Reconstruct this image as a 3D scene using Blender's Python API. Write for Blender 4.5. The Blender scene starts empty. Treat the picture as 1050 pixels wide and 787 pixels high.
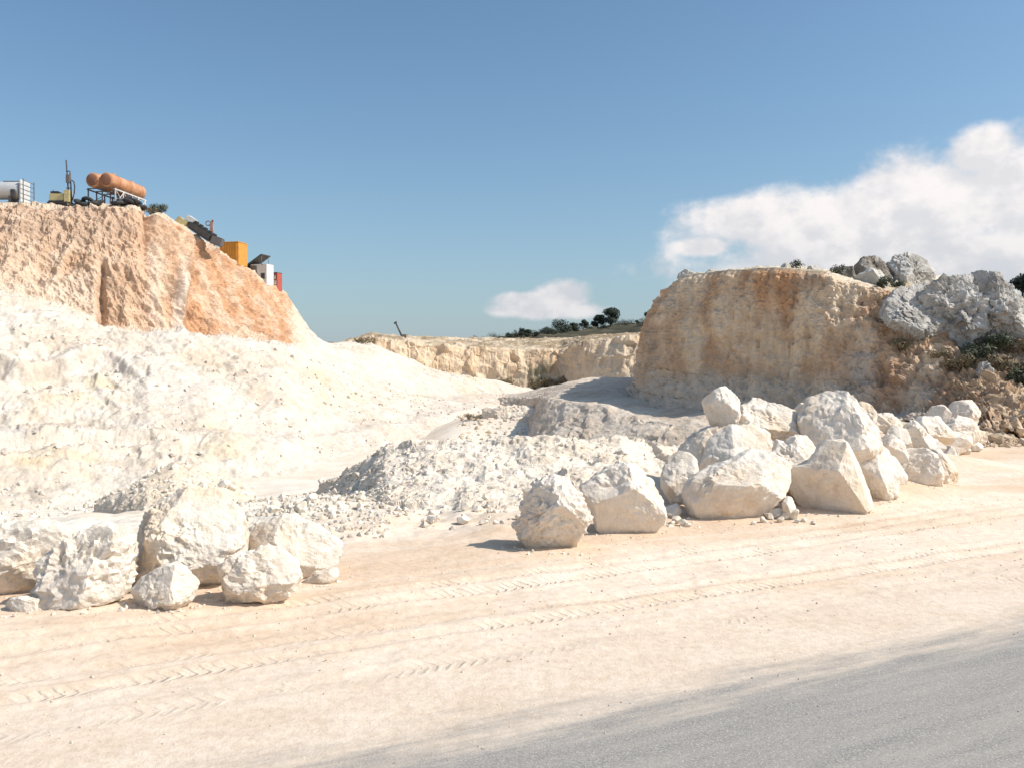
import bpy, bmesh, math, random
import numpy as np
from mathutils import Vector, Matrix
from mathutils.bvhtree import BVHTree

# ------------------------------------------------------------------ camera
F_PX, CX, CY, PITCH, CAM_H = 874.0, 525.0, 393.5, 0.01545, 2.6
scene = bpy.context.scene
col = scene.collection
cam_d = bpy.data.cameras.new('camera'); cam = bpy.data.objects.new('camera', cam_d); col.objects.link(cam)
cam_d.sensor_width = 36.0; cam_d.lens = 36.0 * F_PX / 1050.0
cam_d.clip_start = 0.1; cam_d.clip_end = 8000
cam.location = (0, 0, CAM_H); cam.rotation_euler = (math.pi / 2 - PITCH, 0, 0)
scene.camera = cam

# ------------------------------------------------------------------ light
SUN_AZ, SUN_EL = math.radians(101), math.radians(45)      # azimuth from +Y towards +X
sd = Vector((math.cos(SUN_EL) * math.sin(SUN_AZ), math.cos(SUN_EL) * math.cos(SUN_AZ), math.sin(SUN_EL)))
sun_d = bpy.data.lights.new('sun', 'SUN'); sun_d.energy = 3.7; sun_d.angle = math.radians(0.53); sun_d.color = (1.0, 0.915, 0.82)
sun = bpy.data.objects.new('sun', sun_d); col.objects.link(sun)
sun.rotation_euler = sd.to_track_quat('Z', 'Y').to_euler(); sun.location = (40, 0, 60)
scene.view_settings.view_transform = 'Standard'; scene.view_settings.look = 'None'
scene.view_settings.exposure = 0.46; scene.view_settings.gamma = 1.0
scene.view_settings.use_curve_mapping = False

world = bpy.data.worlds.new('World'); scene.world = world; world.use_nodes = True
def build_world():
    nt = world.node_tree; nt.nodes.clear(); N, L = nt.nodes, nt.links
    out = N.new('ShaderNodeOutputWorld')
    sky = N.new('ShaderNodeTexSky'); sky.sky_type = 'NISHITA'; sky.sun_disc = False
    sky.sun_elevation = SUN_EL; sky.sun_rotation = SUN_AZ; sky.altitude = 200
    sky.air_density = 1.0; sky.dust_density = 2.2; sky.ozone_density = 1.5
    bg = N.new('ShaderNodeBackground'); bg.inputs[1].default_value = 0.108
    tint = N.new('ShaderNodeMix'); tint.data_type = 'RGBA'; tint.blend_type = 'MULTIPLY'; tint.inputs[0].default_value = 1.0
    tint.inputs[7].default_value = (0.735, 0.935, 0.985, 1); L.new(sky.outputs[0], tint.inputs[6]); TINT = tint.outputs[2]
    tc = N.new('ShaderNodeTexCoord'); sep = N.new('ShaderNodeSeparateXYZ'); L.new(tc.outputs['Generated'], sep.inputs[0])
    def val(i, v):
        if isinstance(v, (int, float)): i.default_value = v
        else: L.new(v, i)
    def m(op, a, b=0.0, c=0.0):
        n = N.new('ShaderNodeMath'); n.operation = op
        val(n.inputs[0], a); val(n.inputs[1], b); val(n.inputs[2], c); return n.outputs[0]
    def ss(v, lo, hi):
        n = N.new('ShaderNodeMapRange'); n.interpolation_type = 'SMOOTHSTEP'
        val(n.inputs[0], v); n.inputs[1].default_value = lo; n.inputs[2].default_value = hi; return n.outputs[0]
    az = m('ARCTAN2', sep.outputs[0], sep.outputs[1]); el = m('ARCSINE', sep.outputs[2])
    comb = N.new('ShaderNodeCombineXYZ'); L.new(az, comb.inputs[0]); L.new(el, comb.inputs[1])
    # pale haze all round the horizon
    hz_ = m('POWER', 2.718, m('MULTIPLY', m('MAXIMUM', el, 0.0), -8.5)); hzm = N.new('ShaderNodeMix'); hzm.data_type = 'RGBA'; L.new(m('MULTIPLY', hz_, 0.82), hzm.inputs[0])
    L.new(TINT, hzm.inputs[6]); hzm.inputs[7].default_value = (3.3, 3.85, 4.35, 1); L.new(hzm.outputs[2], bg.inputs[0])
    def noise(scale, detail, rough, off=0.0, sy=1.0, dist=0.0, sh=(0, 0)):
        mp = N.new('ShaderNodeMapping'); mp.inputs['Location'].default_value = (off + sh[0], off * .7 + sh[1], off * 1.3)
        mp.inputs['Scale'].default_value = (1, sy, 1); L.new(comb.outputs[0], mp.inputs[0])
        n = N.new('ShaderNodeTexNoise'); n.inputs['Scale'].default_value = scale; n.inputs['Detail'].default_value = detail
        n.inputs['Roughness'].default_value = rough; n.inputs['Distortion'].default_value = dist
        L.new(mp.outputs[0], n.inputs['Vector']); return n.outputs[0]
    n1 = noise(11, 7, 0.56, 3.1, 1.25); n2 = noise(30, 5, 0.6, 7.7, 1.2); n3 = noise(5, 4, 0.5, 1.3, 1.6); n1s = noise(11, 7, 0.56, 3.1, 1.25, 0.0, (0.012, 0.022))
    def blob(a0, e0, ra, re):
        da = m('DIVIDE', m('SUBTRACT', az, a0), ra); de = m('DIVIDE', m('SUBTRACT', el, e0), re)
        r = m('SQRT', m('ADD', m('MULTIPLY', da, da), m('MULTIPLY', de, de)))
        return m('SUBTRACT', 1.0, r)
    def AE(px, py): return (math.atan2(px - CX, F_PX), math.atan2(380 - py, math.hypot(px - CX, F_PX)))
    blobs = []
    for px, py, w, h in [(880, 232, 165, 50), (960, 212, 120, 56), (1040, 200, 110, 60), (1130, 206, 150, 70), (780, 228, 95, 30),
                         (722, 253, 34, 14), (1005, 160, 34, 30), (960, 270, 260, 45), (1250, 230, 170, 60),
                         (577, 303, 38, 17), (540, 309, 46, 12), (556, 318, 76, 11)]:
        a, e = AE(px, py); blobs.append(blob(a, e, w / F_PX, h / F_PX))
    d = blobs[0]
    for b in blobs[1:]: d = m('SMOOTH_MAX', d, b, 0.12)
    # the same kind of cumulus goes on round the rest of the horizon
    side = ss(m('ABSOLUTE', az), 0.75, 1.2)
    low = m('MULTIPLY', ss(el, 0.0, 0.10), m('SUBTRACT', 1.0, ss(el, 0.18, 0.38)))
    other = m('SUBTRACT', m('MULTIPLY', m('MULTIPLY', m('SUBTRACT', n3, 0.42), 5.0), m('MULTIPLY', side, low)), 0.35)
    d = m('MAXIMUM', d, other)
    dn = m('ADD', d, m('MULTIPLY', m('SUBTRACT', n1, 0.5), 1.3))
    dn = m('ADD', dn, m('MULTIPLY', m('SUBTRACT', n2, 0.5), 0.5))
    mask = ss(dn, -0.04, 0.46)
    lump = ss(m('SUBTRACT', n1, n1s), -0.10, 0.12)
    hgt = ss(el, 0.03, 0.21)
    lit = m('ADD', m('MULTIPLY', lump, 0.50), m('MULTIPLY', hgt, 0.50))
    ramp = N.new('ShaderNodeMix'); ramp.data_type = 'RGBA'; L.new(lit, ramp.inputs[0])
    ramp.inputs[6].default_value = (0.43, 0.45, 0.49, 1); ramp.inputs[7].default_value = (0.755, 0.71, 0.69, 1)
    bg2 = N.new('ShaderNodeBackground'); bg2.inputs[1].default_value = 1.0; L.new(ramp.outputs[2], bg2.inputs[0])
    mx = N.new('ShaderNodeMixShader'); L.new(m('MULTIPLY', mask, 0.93), mx.inputs[0])
    L.new(bg.outputs[0], mx.inputs[1]); L.new(bg2.outputs[0], mx.inputs[2]); L.new(mx.outputs[0], out.inputs[0])
build_world()

# ------------------------------------------------------------------ helpers
CP, SP = math.cos(PITCH), math.sin(PITCH)
def P(px, py, D):
    """photo pixel + distance along the ground (m) -> world point"""
    dx, dy = (px - CX) / F_PX, (CY - py) / F_PX
    diry = CP + dy * SP; dirz = -SP + dy * CP; t = D / diry
    return np.array((dx * t, D, CAM_H + dirz * t))
def proj(V):
    x, y, z = V[:, 0], V[:, 1], V[:, 2] - CAM_H
    f = y * CP - z * SP; u = y * SP + z * CP; f = np.maximum(f, 0.05)
    return CX + F_PX * x / f, CY - F_PX * u / f
def ground_D(py): return CAM_H * F_PX / max(py - 380.0, 1)
def sstep(x, a, b):
    t = np.clip((x - a) / (b - a), 0, 1); return t * t * (3 - 2 * t)
def _hash(ix, iy, iz, seed):
    h = (ix.astype(np.uint32) * np.uint32(374761393) + iy.astype(np.uint32) * np.uint32(668265263)
         + iz.astype(np.uint32) * np.uint32(2147483647) + np.uint32((seed * 974711 + 12345) & 0xffffffff))
    h = (h ^ (h >> np.uint32(13))) * np.uint32(1274126177)
    h = (h ^ (h >> np.uint32(15))) * np.uint32(2246822519)
    return (h ^ (h >> np.uint32(16)))
def _h01(ix, iy, iz, seed): return _hash(ix, iy, iz, seed).astype(np.float32) / np.float32(4294967295.0)
def vnoise(V, seed=0):
    V = V.astype(np.float32); i = np.floor(V).astype(np.int64); f = V - i
    w = f * f * f * (f * (f * 6 - 15) + 10); x, y, z = i[:, 0], i[:, 1], i[:, 2]
    def c(a, b, d): return _h01(x + a, y + b, z + d, seed)
    wx, wy, wz = w[:, 0], w[:, 1], w[:, 2]
    a = c(0, 0, 0) * (1 - wx) + c(1, 0, 0) * wx; b = c(0, 1, 0) * (1 - wx) + c(1, 1, 0) * wx
    e = c(0, 0, 1) * (1 - wx) + c(1, 0, 1) * wx; g = c(0, 1, 1) * (1 - wx) + c(1, 1, 1) * wx
    return (a * (1 - wy) + b * wy) * (1 - wz) + (e * (1 - wy) + g * wy) * wz - 0.5
def fbm(V, octs=4, seed=0, gain=0.5, ridged=False):
    t = np.zeros(len(V), np.float32); a = 1.0; fr = 1.0
    for o in range(octs):
        n = vnoise(V * fr + o * 17.3, seed + o)
        t += a * ((0.25 - np.abs(n)) * 2 if ridged else n); a *= gain; fr *= 2.03
    return t
def cells(V, seed=0):
    """cellular noise: F1, F2, id of nearest cell"""
    V = V.astype(np.float32); i = np.floor(V).astype(np.int64)
    f1 = np.full(len(V), 9, np.float32); f2 = f1.copy(); idd = np.zeros(len(V), np.float32); fac = idd.copy()
    for a in (-1, 0, 1):
        for b in (-1, 0, 1):
            for c in (-1, 0, 1):
                x, y, z = i[:, 0] + a, i[:, 1] + b, i[:, 2] + c
                h = _hash(x, y, z, seed)
                jx = (h & np.uint32(1023)).astype(np.float32) / 1023; jy = ((h >> np.uint32(10)) & np.uint32(1023)).astype(np.float32) / 1023
                jz = ((h >> np.uint32(20)) & np.uint32(1023)).astype(np.float32) / 1023
                d = np.sqrt((x + jx - V[:, 0]) ** 2 + (y + jy - V[:, 1]) ** 2 + (z + jz - V[:, 2]) ** 2).astype(np.float32)
                n = d < f1
                px_, py_, pz_ = x + jx - V[:, 0], y + jy - V[:, 1], z + jz - V[:, 2]
                t = px_ * ((jx * 7.13 + jy) % 1 - 0.5) + py_ * ((jy * 9.7 + jz) % 1 - 0.5) + pz_ * ((jz * 5.3 + jx) % 1 - 0.5)
                fac = np.where(n, t, fac)
                f2 = np.where(n, f1, np.minimum(f2, d)); idd = np.where(n, jx, idd); f1 = np.where(n, d, f1)
    w = sstep(f2 - f1, 0.0, 0.14); return f1, f2, 0.5 + (idd - 0.5) * w, fac * w
def mesh_np(name, V, F, colors=None, smooth=True):
    """V (n,3), F (m,3|4) -> mesh"""
    me = bpy.data.meshes.new(name); V = np.asarray(V, np.float32); F = np.asarray(F, np.int32); k = F.shape[1]
    me.vertices.add(len(V)); me.vertices.foreach_set('co', V.ravel())
    me.loops.add(F.size); me.loops.foreach_set('vertex_index', F.ravel())
    me.polygons.add(len(F)); me.polygons.foreach_set('loop_start', np.arange(0, F.size, k, dtype=np.int32))
    me.polygons.foreach_set('loop_total', np.full(len(F), k, np.int32))
    me.polygons.foreach_set('use_smooth', np.full(len(F), smooth, bool))
    me.update(calc_edges=True)
    if colors is not None:
        at = me.color_attributes.new('Col', 'FLOAT_COLOR', 'POINT')
        c4 = np.ones((len(V), 4), np.float32); c4[:, :3] = colors; at.data.foreach_set('color', c4.ravel())
    return me
def link(name, me, mat, parent=None, loc=None):
    o = bpy.data.objects.new(name, me); col.objects.link(o)
    if mat is not None and me is not None and not me.materials: me.materials.append(mat)
    if parent is not None: o.parent = parent
    if loc is not None: o.location = loc
    return o
def tag(o, label=None, cat=None, group=None, kind=None):
    if label: o['label'] = label
    if cat: o['category'] = cat
    if group: o['group'] = group
    if kind: o['kind'] = kind
    return o
def grid_faces(nu, nv):
    i = np.arange(nu - 1)[:, None] * nv + np.arange(nv - 1)[None, :]
    i = i.ravel(); return np.stack([i, i + nv, i + nv + 1, i + 1], 1)
def grid_normals(G):
    du = np.gradient(G, axis=0); dv = np.gradient(G, axis=1); n = np.cross(du, dv)
    return n / np.maximum(np.linalg.norm(n, axis=2, keepdims=True), 1e-9)
def mixc(a, b, t): return a * (1 - t[:, None]) + b * t[:, None]
def C(*v): return np.array(v, np.float32)[None, :]
def loft(cols, nu, nvs, smooth=3):
    """cols: control columns (px, py, D), bottom to top; -> (nu, nv, 3) grid of world points"""
    A = np.array([[P(*q) for q in c] for c in cols])            # C,R,3
    ch = np.linalg.norm(np.diff(A, axis=0), axis=2).mean(1); s = np.concatenate([[0], np.cumsum(ch)])
    # column density follows the size in view
    sx = np.abs(np.diff(np.array([np.mean([q[0] for q in c]) for c in cols]))); wgt = np.maximum(sx, ch * 3)
    s = np.concatenate([[0], np.cumsum(wgt)]); t = np.linspace(0, s[-1], nu)
    B = np.empty((nu, A.shape[1], 3))
    for r in range(A.shape[1]):
        for k in range(3): B[:, r, k] = np.interp(t, s, A[:, r, k])
    for _ in range(smooth):
        w = max(2, nu // 120)
        Bp = np.pad(B, ((w, w), (0, 0), (0, 0)), 'edge'); B = sum(Bp[j:j + nu] for j in range(2 * w + 1)) / (2 * w + 1)
    rows = []
    for r in range(A.shape[1] - 1):
        n = nvs[r]
        for j in range(n): rows.append(B[:, r] * (1 - j / n) + B[:, r + 1] * (j / n))
    rows.append(B[:, -1]); return np.stack(rows, 1)
def blur_v(G, w, times=1):
    for _ in range(times):
        Gp = np.pad(G, ((0, 0), (w, w), (0, 0)), 'edge'); nv = G.shape[1]
        G = sum(Gp[:, j:j + nv] for j in range(2 * w + 1)) / (2 * w + 1)
    return G

# ------------------------------------------------------------------ materials
def new_mat(name):
    m = bpy.data.materials.new(name); m.use_nodes = True; nt = m.node_tree; nt.nodes.clear()
    o = nt.nodes.new('ShaderNodeOutputMaterial'); b = nt.nodes.new('ShaderNodeBsdfPrincipled')
    nt.links.new(b.outputs[0], o.inputs[0]); return m, nt, b
def nnoise(nt, scale, detail=5, rough=0.6, coord=None, dist=0.0):
    n = nt.nodes.new('ShaderNodeTexNoise'); n.inputs['Scale'].default_value = scale; n.inputs['Detail'].default_value = detail
    n.inputs['Roughness'].default_value = rough; n.inputs['Distortion'].default_value = dist
    if coord is not None: nt.links.new(coord, n.inputs['Vector'])
    return n
def nramp(nt, fac, stops):
    r = nt.nodes.new('ShaderNodeValToRGB'); nt.links.new(fac, r.inputs[0]); e = r.color_ramp.elements
    while len(e) < len(stops): e.new(0.5)
    for i, (p, c) in enumerate(stops): e[i].position = p; e[i].color = (c[0], c[1], c[2], 1) if not isinstance(c, float) else (c, c, c, 1)
    return r.outputs[0]
def nmix(nt, mode, fac, a, b):
    n = nt.nodes.new('ShaderNodeMix'); n.data_type = 'RGBA'; n.blend_type = mode
    for s, v in ((n.inputs[0], fac), (n.inputs[6], a), (n.inputs[7], b)):
        if isinstance(v, (int, float)): s.default_value = v
        elif isinstance(v, tuple): s.default_value = (*v, 1)
        else: nt.links.new(v, s)
    return n.outputs[2]
def rock_mat(name, s1, s2, b1, b2, var=0.12):
    """vertex colour x mottling, with two scales of fine relief; object/world metres"""
    m, nt, b = new_mat(name); b.inputs['Roughness'].default_value = 0.95; b.inputs['Specular IOR Level'].default_value = 0.12
    geo = nt.nodes.new('ShaderNodeNewGeometry'); pos = geo.outputs['Position']
    at = nt.nodes.new('ShaderNodeAttribute'); at.attribute_name = 'Col'
    na = nnoise(nt, s1, 10, 0.72, pos); nb = nnoise(nt, s2, 6, 0.72, pos)
    lo, hi = 1 - var * 1.6, 1 + var * 0.5
    c = nmix(nt, 'MULTIPLY', 1.0, at.outputs['Color'], nramp(nt, na.outputs[0], [(0.32, (lo, lo * 0.985, lo * 0.96)), (0.62, (hi, hi, hi))]))
    c = nmix(nt, 'MULTIPLY', 0.6, c, nramp(nt, nb.outputs[0], [(0.35, (lo, lo, lo)), (0.6, (1.03, 1.03, 1.03))]))
    nt.links.new(c, b.inputs['Base Color'])
    nr = nnoise(nt, s1 * 1.3, 9, 0.7, pos, 0.3); nr.noise_type = 'RIDGED_MULTIFRACTAL'; nr.inputs['Lacunarity'].default_value = 2.1
    prev = None
    for src, dist in ((na.outputs[0], b1), (nr.outputs[0], b1 * 0.22), (nb.outputs[0], b2)):
        bu = nt.nodes.new('ShaderNodeBump'); bu.inputs['Strength'].default_value = 1.0; bu.inputs['Distance'].default_value = dist
        nt.links.new(src, bu.inputs['Height'])
        if prev: nt.links.new(prev, bu.inputs['Normal'])
        prev = bu.outputs[0]
    nt.links.new(prev, b.inputs['Normal']); return m
def plain(name, c, rough=0.6, metal=0.0, wear=None, wscale=2.0, wfac=0.5):
    m, nt, b = new_mat(name); b.inputs['Roughness'].default_value = rough; b.inputs['Metallic'].default_value = metal
    tc = nt.nodes.new('ShaderNodeTexCoord'); n = nnoise(nt, wscale, 6, 0.65, tc.outputs['Object'])
    w = wear or tuple(v * 0.7 for v in c)
    nt.links.new(nmix(nt, 'MIX', nramp(nt, n.outputs[0], [(0.42, 0.0), (0.66, wfac)]), tuple(c), tuple(w)), b.inputs['Base Color'])
    return m
M = {}
M['cliff'] = rock_mat('cliff_rock', 1.1, 6.0, 0.12, 0.05, 0.12)
M['boulder'] = rock_mat('boulder_limestone', 5.0, 30.0, 0.042, 0.014, 0.09)
M['rubble'] = rock_mat('rubble_limestone', 6.0, 30.0, 0.018, 0.006, 0.10)
M['outcrop'] = rock_mat('grey_outcrop', 1.2, 6.0, 0.16, 0.06, 0.22)
M['leaf'] = plain('scrub_leaf', (0.052, 0.066, 0.034), 0.7, 0, (0.10, 0.10, 0.05), 1.2, 0.8)
M['leaf_far'] = plain('pine_foliage', (0.040, 0.055, 0.040), 0.8, 0, (0.06, 0.075, 0.045), 0.5, 0.8)
M['drybush'] = plain('dry_scrub', (0.22, 0.165, 0.095), 0.85, 0, (0.12, 0.115, 0.065), 1.4, 0.9)
M['bark'] = plain('bark', (0.10, 0.075, 0.055), 0.9)
M['orange_tank'] = plain('orange_tank_paint', (0.44, 0.19, 0.085), 0.7, 0, (0.60, 0.36, 0.22), 1.3, 0.8)
M['end_shade'] = plain('tank_end_shade', (0.30, 0.13, 0.07), 0.75, 0, (0.17, 0.08, 0.05), 2.0, 0.9)  # darker brown: shade on the orange tank ends, put into the colour
M['orange'] = plain('orange_paint', (0.60, 0.28, 0.04), 0.65, 0, (0.42, 0.20, 0.06), 2.0, 0.6)
M['yellow'] = plain('faded_yellow_paint', (0.55, 0.46, 0.22), 0.65, 0, (0.36, 0.30, 0.18), 3.0, 0.7)
M['silver'] = plain('galvanised_steel', (0.52, 0.52, 0.53), 0.5, 0.25, (0.40, 0.38, 0.36), 1.0, 0.7)
M['pale'] = plain('pale_grey_paint', (0.62, 0.63, 0.63), 0.6, 0, (0.45, 0.44, 0.42), 2.5, 0.6)
M['steel'] = plain('weathered_steel', (0.14, 0.14, 0.15), 0.65, 0.2, (0.20, 0.13, 0.09), 4.0, 0.6)
M['dark'] = plain('dark_metal', (0.045, 0.045, 0.05), 0.6, 0, (0.09, 0.075, 0.06), 3.0, 0.7)
M['rubber'] = plain('tyre_rubber', (0.03, 0.03, 0.033), 0.85, 0, (0.08, 0.075, 0.07), 3.0, 0.6)
M['red'] = plain('red_paint', (0.42, 0.09, 0.06), 0.6, 0, (0.26, 0.08, 0.06), 3.0, 0.6)
M['white'] = plain('white_paint', (0.72, 0.68, 0.66), 0.6, 0, (0.55, 0.48, 0.45), 3.0, 0.6)
M['pink'] = plain('faded_pink_steel', (0.42, 0.27, 0.25), 0.7, 0, (0.25, 0.17, 0.16), 4.0, 0.7)

# ------------------------------------------------------------------ ground
ROAD_D = np.array((0.900, 0.437)); ROAD_N = np.array((-0.437, 0.900)); ROAD_Q = 5.57
BL = np.array([(-60, -14), (-16, 4.6), (-5, 9.3), (-2, 10.6), (0.5, 12.2), (3, 14.2), (6.1, 15.6), (9.2, 18.5), (14.2, 26.6), (24, 41), (60, 95)], float)
def behind(X, Y):
    best = np.full(X.shape, 1e9); sg = np.zeros(X.shape)
    for a, b in zip(BL[:-1], BL[1:]):
        d = b - a; L2 = d @ d; t = np.clip(((X - a[0]) * d[0] + (Y - a[1]) * d[1]) / L2, 0, 1)
        ex, ey = X - a[0] - t * d[0], Y - a[1] - t * d[1]; dist = np.hypot(ex, ey)
        s = np.sign(d[0] * (Y - a[1]) - d[1] * (X - a[0])); n = dist < best
        sg = np.where(n, s, sg); best = np.where(n, dist, best)
    return best * sg
TRACKS = [(9.12, 0.055, 0.20, 1.0), (9.62, 0.05, 0.16, 0.8), (7.75, 0.03, 0.18, 0.8), (8.25, 0.02, 0.16, 0.5), (7.0, -0.01, 0.2, 0.35), (6.45, 0.0, 0.22, 0.2),
          (8.75, -0.045, 0.22, 0.25), (10.3, 0.02, 0.2, 0.3), (6.9, 0.04, 0.18, 0.2)]
def ground_h(X, Y, fine=True):
    sh = X.shape; X = X.ravel(); Y = Y.ravel(); s = behind(X, Y); q = X * ROAD_N[0] + Y * ROAD_N[1]; a = X * ROAD_D[0] + Y * ROAD_D[1]
    z = -3.45 * sstep(s, 2.5, 31) + (1.7 * sstep(Y, 46, 78) * np.maximum(sstep(X, -9.5, -3.5), sstep(Y, 72, 100)) + 0.4 * sstep(Y, 78, 112)) * sstep(s, 5, 25)
    V = np.stack([X, Y, np.zeros_like(X)], 1)
    off = sstep(q, ROAD_Q + 0.95, ROAD_Q + 1.8); near = sstep(-np.hypot(X, Y), -60, -25)
    z += off * 0.05 * fbm(V * 0.7, 3, 3)
    z += off * near * sstep(s, 0.5, 4) * 0.30 * fbm(V * 0.8, 4, 9) + (1 - near) * sstep(s, 2, 8) * 0.5 * fbm(V * 0.15, 4, 5)
    # earth bank under the piled boulders
    for px, D, r1, r2, h in [(800, 18.2, 3.0, 1.3, 0.75), (925, 22.5, 2.6, 1.4, 0.5)]:
        c = P(px, 380, D); z += h * np.exp(-(((X - c[0]) / r1) ** 2 + ((Y - c[1]) / r2) ** 2))
    if fine:
        z += off * near * 0.012 * fbm(V * 6, 3, 21)
        for q0, b, w, st in TRACKS:
            dq = q - (q0 + b * a + 0.10 * np.sin(a * 0.23 + q0)); g = np.exp(-(dq / (w * 0.55)) ** 2); bm_ = np.exp(-((np.abs(dq) - w) / (w * 0.3)) ** 2)
            z += off * near * st * (-0.028 * g + 0.016 * bm_)
    return (z - 0.002).reshape(sh)
def axis(segs):
    v = [np.arange(a, b, st) for a, b, st in segs]; return np.concatenate(v)
def geo_out(start, step, end, r=1.16):
    v = []; x = start
    while x < end: step *= r; x += step; v.append(x)
    return np.array(v)
gx = axis([(-9, 9, 0.05), (9, 20, 0.1), (20, 34, 0.3)]); gx = np.concatenate([-geo_out(9, 0.06, 2500)[::-1], gx, geo_out(34, 0.3, 2500)])
gy = axis([(4.2, 12, 0.04), (12, 17, 0.07), (17, 30, 0.1), (30, 60, 0.3), (60, 120, 0.9)])
gy = np.concatenate([-geo_out(-4.2, 0.4, 400)[::-1], gy, geo_out(120, 1.0, 3500)])
XX, YY = np.meshgrid(gx, gy, indexing='ij'); ZZ = ground_h(XX, YY)
GV = np.stack([XX, YY, ZZ], 2).reshape(-1, 3)
def ground_col(V):
    X, Y = V[:, 0], V[:, 1]; q = X * ROAD_N[0] + Y * ROAD_N[1]; a = X * ROAD_D[0] + Y * ROAD_D[1]; s = behind(X, Y)
    W = np.stack([a * 0.12, q * 0.9, 0 * q], 1)
    n = fbm(W, 4, 31) + 0.55 * fbm(np.stack([a * 0.10, q * 4.0, 0 * q], 1), 3, 35); n2 = fbm(np.stack([X, Y, 0 * X], 1) * 0.5, 4, 33)
    c = mixc(C(0.76, 0.645, 0.535), C(0.68, 0.53, 0.40), np.clip(0.30 + 1.1 * n + 0.7 * n2 + 0.25 * sstep(q, 8.5, 10.5) - 0.3 * sstep(-q, -7.6, -6.2), 0, 1))
    c = mixc(c, C(0.74, 0.69, 0.61), np.clip(sstep(s, 1.0, 7) * (0.75 + n2), 0, 1))
    c = mixc(c, C(0.715, 0.60, 0.49), 1 - sstep(q, 6.6, 8.4))
    far = sstep(np.hypot(X, Y), 160, 260)
    return mixc(c, C(0.20, 0.17, 0.10), far)
def sand_mat():
    m, nt, b = new_mat('sandy_dirt'); b.inputs['Roughness'].default_value = 0.97; b.inputs['Specular IOR Level'].default_value = 0.1
    geo = nt.nodes.new('ShaderNodeNewGeometry'); pos = geo.outputs['Position']
    at = nt.nodes.new('ShaderNodeAttribute'); at.attribute_name = 'Col'
    na = nnoise(nt, 9, 7, 0.68, pos); nb = nnoise(nt, 70, 4, 0.7, pos); nc = nnoise(nt, 1.3, 5, 0.6, pos)
    c = nmix(nt, 'MULTIPLY', 1.0, at.outputs['Color'], nramp(nt, na.outputs[0], [(0.3, (0.86, 0.83, 0.79)), (0.6, (1.03, 1.03, 1.03))]))
    c = nmix(nt, 'MULTIPLY', 0.8, c, nramp(nt, nb.outputs[0], [(0.30, (0.80, 0.78, 0.75)), (0.5, (1.02, 1.02, 1.02))]))
    c = nmix(nt, 'MULTIPLY', 0.8, c, nramp(nt, nc.outputs[0], [(0.35, (0.92, 0.89, 0.85)), (0.6, (1.02, 1.02, 1.02))]))
    nt.links.new(c, b.inputs['Base Color'])
    bu = nt.nodes.new('ShaderNodeBump'); bu.inputs['Distance'].default_value = 0.016; nt.links.new(na.outputs[0], bu.inputs['Height'])
    bv = nt.nodes.new('ShaderNodeBump'); bv.inputs['Distance'].default_value = 0.003; nt.links.new(nb.outputs[0], bv.inputs['Height']); nt.links.new(bu.outputs[0], bv.inputs['Normal'])
    # tyre lugs: bands across (a = along the road, q = across it)
    def mth(op, a_, b_=0.0):
        n = nt.nodes.new('ShaderNodeMath'); n.operation = op
        for i, v in ((0, a_), (1, b_)):
            if isinstance(v, (int, float)): n.inputs[i].default_value = v
            else: nt.links.new(v, n.inputs[i])
        return n.outputs[0]
    sep = nt.nodes.new('ShaderNodeSeparateXYZ'); nt.links.new(pos, sep.inputs[0]); X, Y = sep.outputs[0], sep.outputs[1]
    qa = mth('ADD', mth('MULTIPLY', X, float(ROAD_N[0])), mth('MULTIPLY', Y, float(ROAD_N[1]))); aa = mth('ADD', mth('MULTIPLY', X, float(ROAD_D[0])), mth('MULTIPLY', Y, float(ROAD_D[1])))
    wob = nnoise(nt, 5, 3, 0.6, pos); worn = nnoise(nt, 0.9, 4, 0.65, pos); tot = None
    for q0, sl, w, st in TRACKS[:5]:
        dq = mth('SUBTRACT', qa, mth('ADD', mth('ADD', mth('MULTIPLY', aa, sl), q0), mth('MULTIPLY', mth('SINE', mth('ADD', mth('MULTIPLY', aa, 0.23), q0)), 0.10)))
        band = mth('SUBTRACT', 1.0, mth('DIVIDE', mth('ABSOLUTE', dq), w * 0.95)); band = mth('MULTIPLY', mth('MINIMUM', mth('MAXIMUM', mth('MULTIPLY', band, 3.0), 0.0), 1.0), st)
        ph = mth('ADD', mth('MULTIPLY', mth('ADD', aa, mth('MULTIPLY', mth('ABSOLUTE', dq), 0.7)), 2 * math.pi / 0.115), mth('MULTIPLY', wob.outputs[0], 5.0))
        lug = mth('MULTIPLY', mth('MAXIMUM', mth('SINE', ph), -0.2), band); tot = lug if tot is None else mth('ADD', tot, lug)
    keep = nt.nodes.new('ShaderNodeMapRange'); nt.links.new(worn.outputs[0], keep.inputs[0]); keep.inputs[1].default_value = 0.44; keep.inputs[2].default_value = 0.66
    bw = nt.nodes.new('ShaderNodeBump'); bw.inputs['Distance'].default_value = 0.018; nt.links.new(mth('MULTIPLY', tot, keep.outputs[0]), bw.inputs['Height']); nt.links.new(bv.outputs[0], bw.inputs['Normal'])
    nt.links.new(bw.outputs[0], b.inputs['Normal']); return m
M['sand'] = sand_mat()
ground = tag(link('ground', mesh_np('ground', GV, grid_faces(len(gx), len(gy)), ground_col(GV)), M['sand']), kind='structure')

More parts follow.
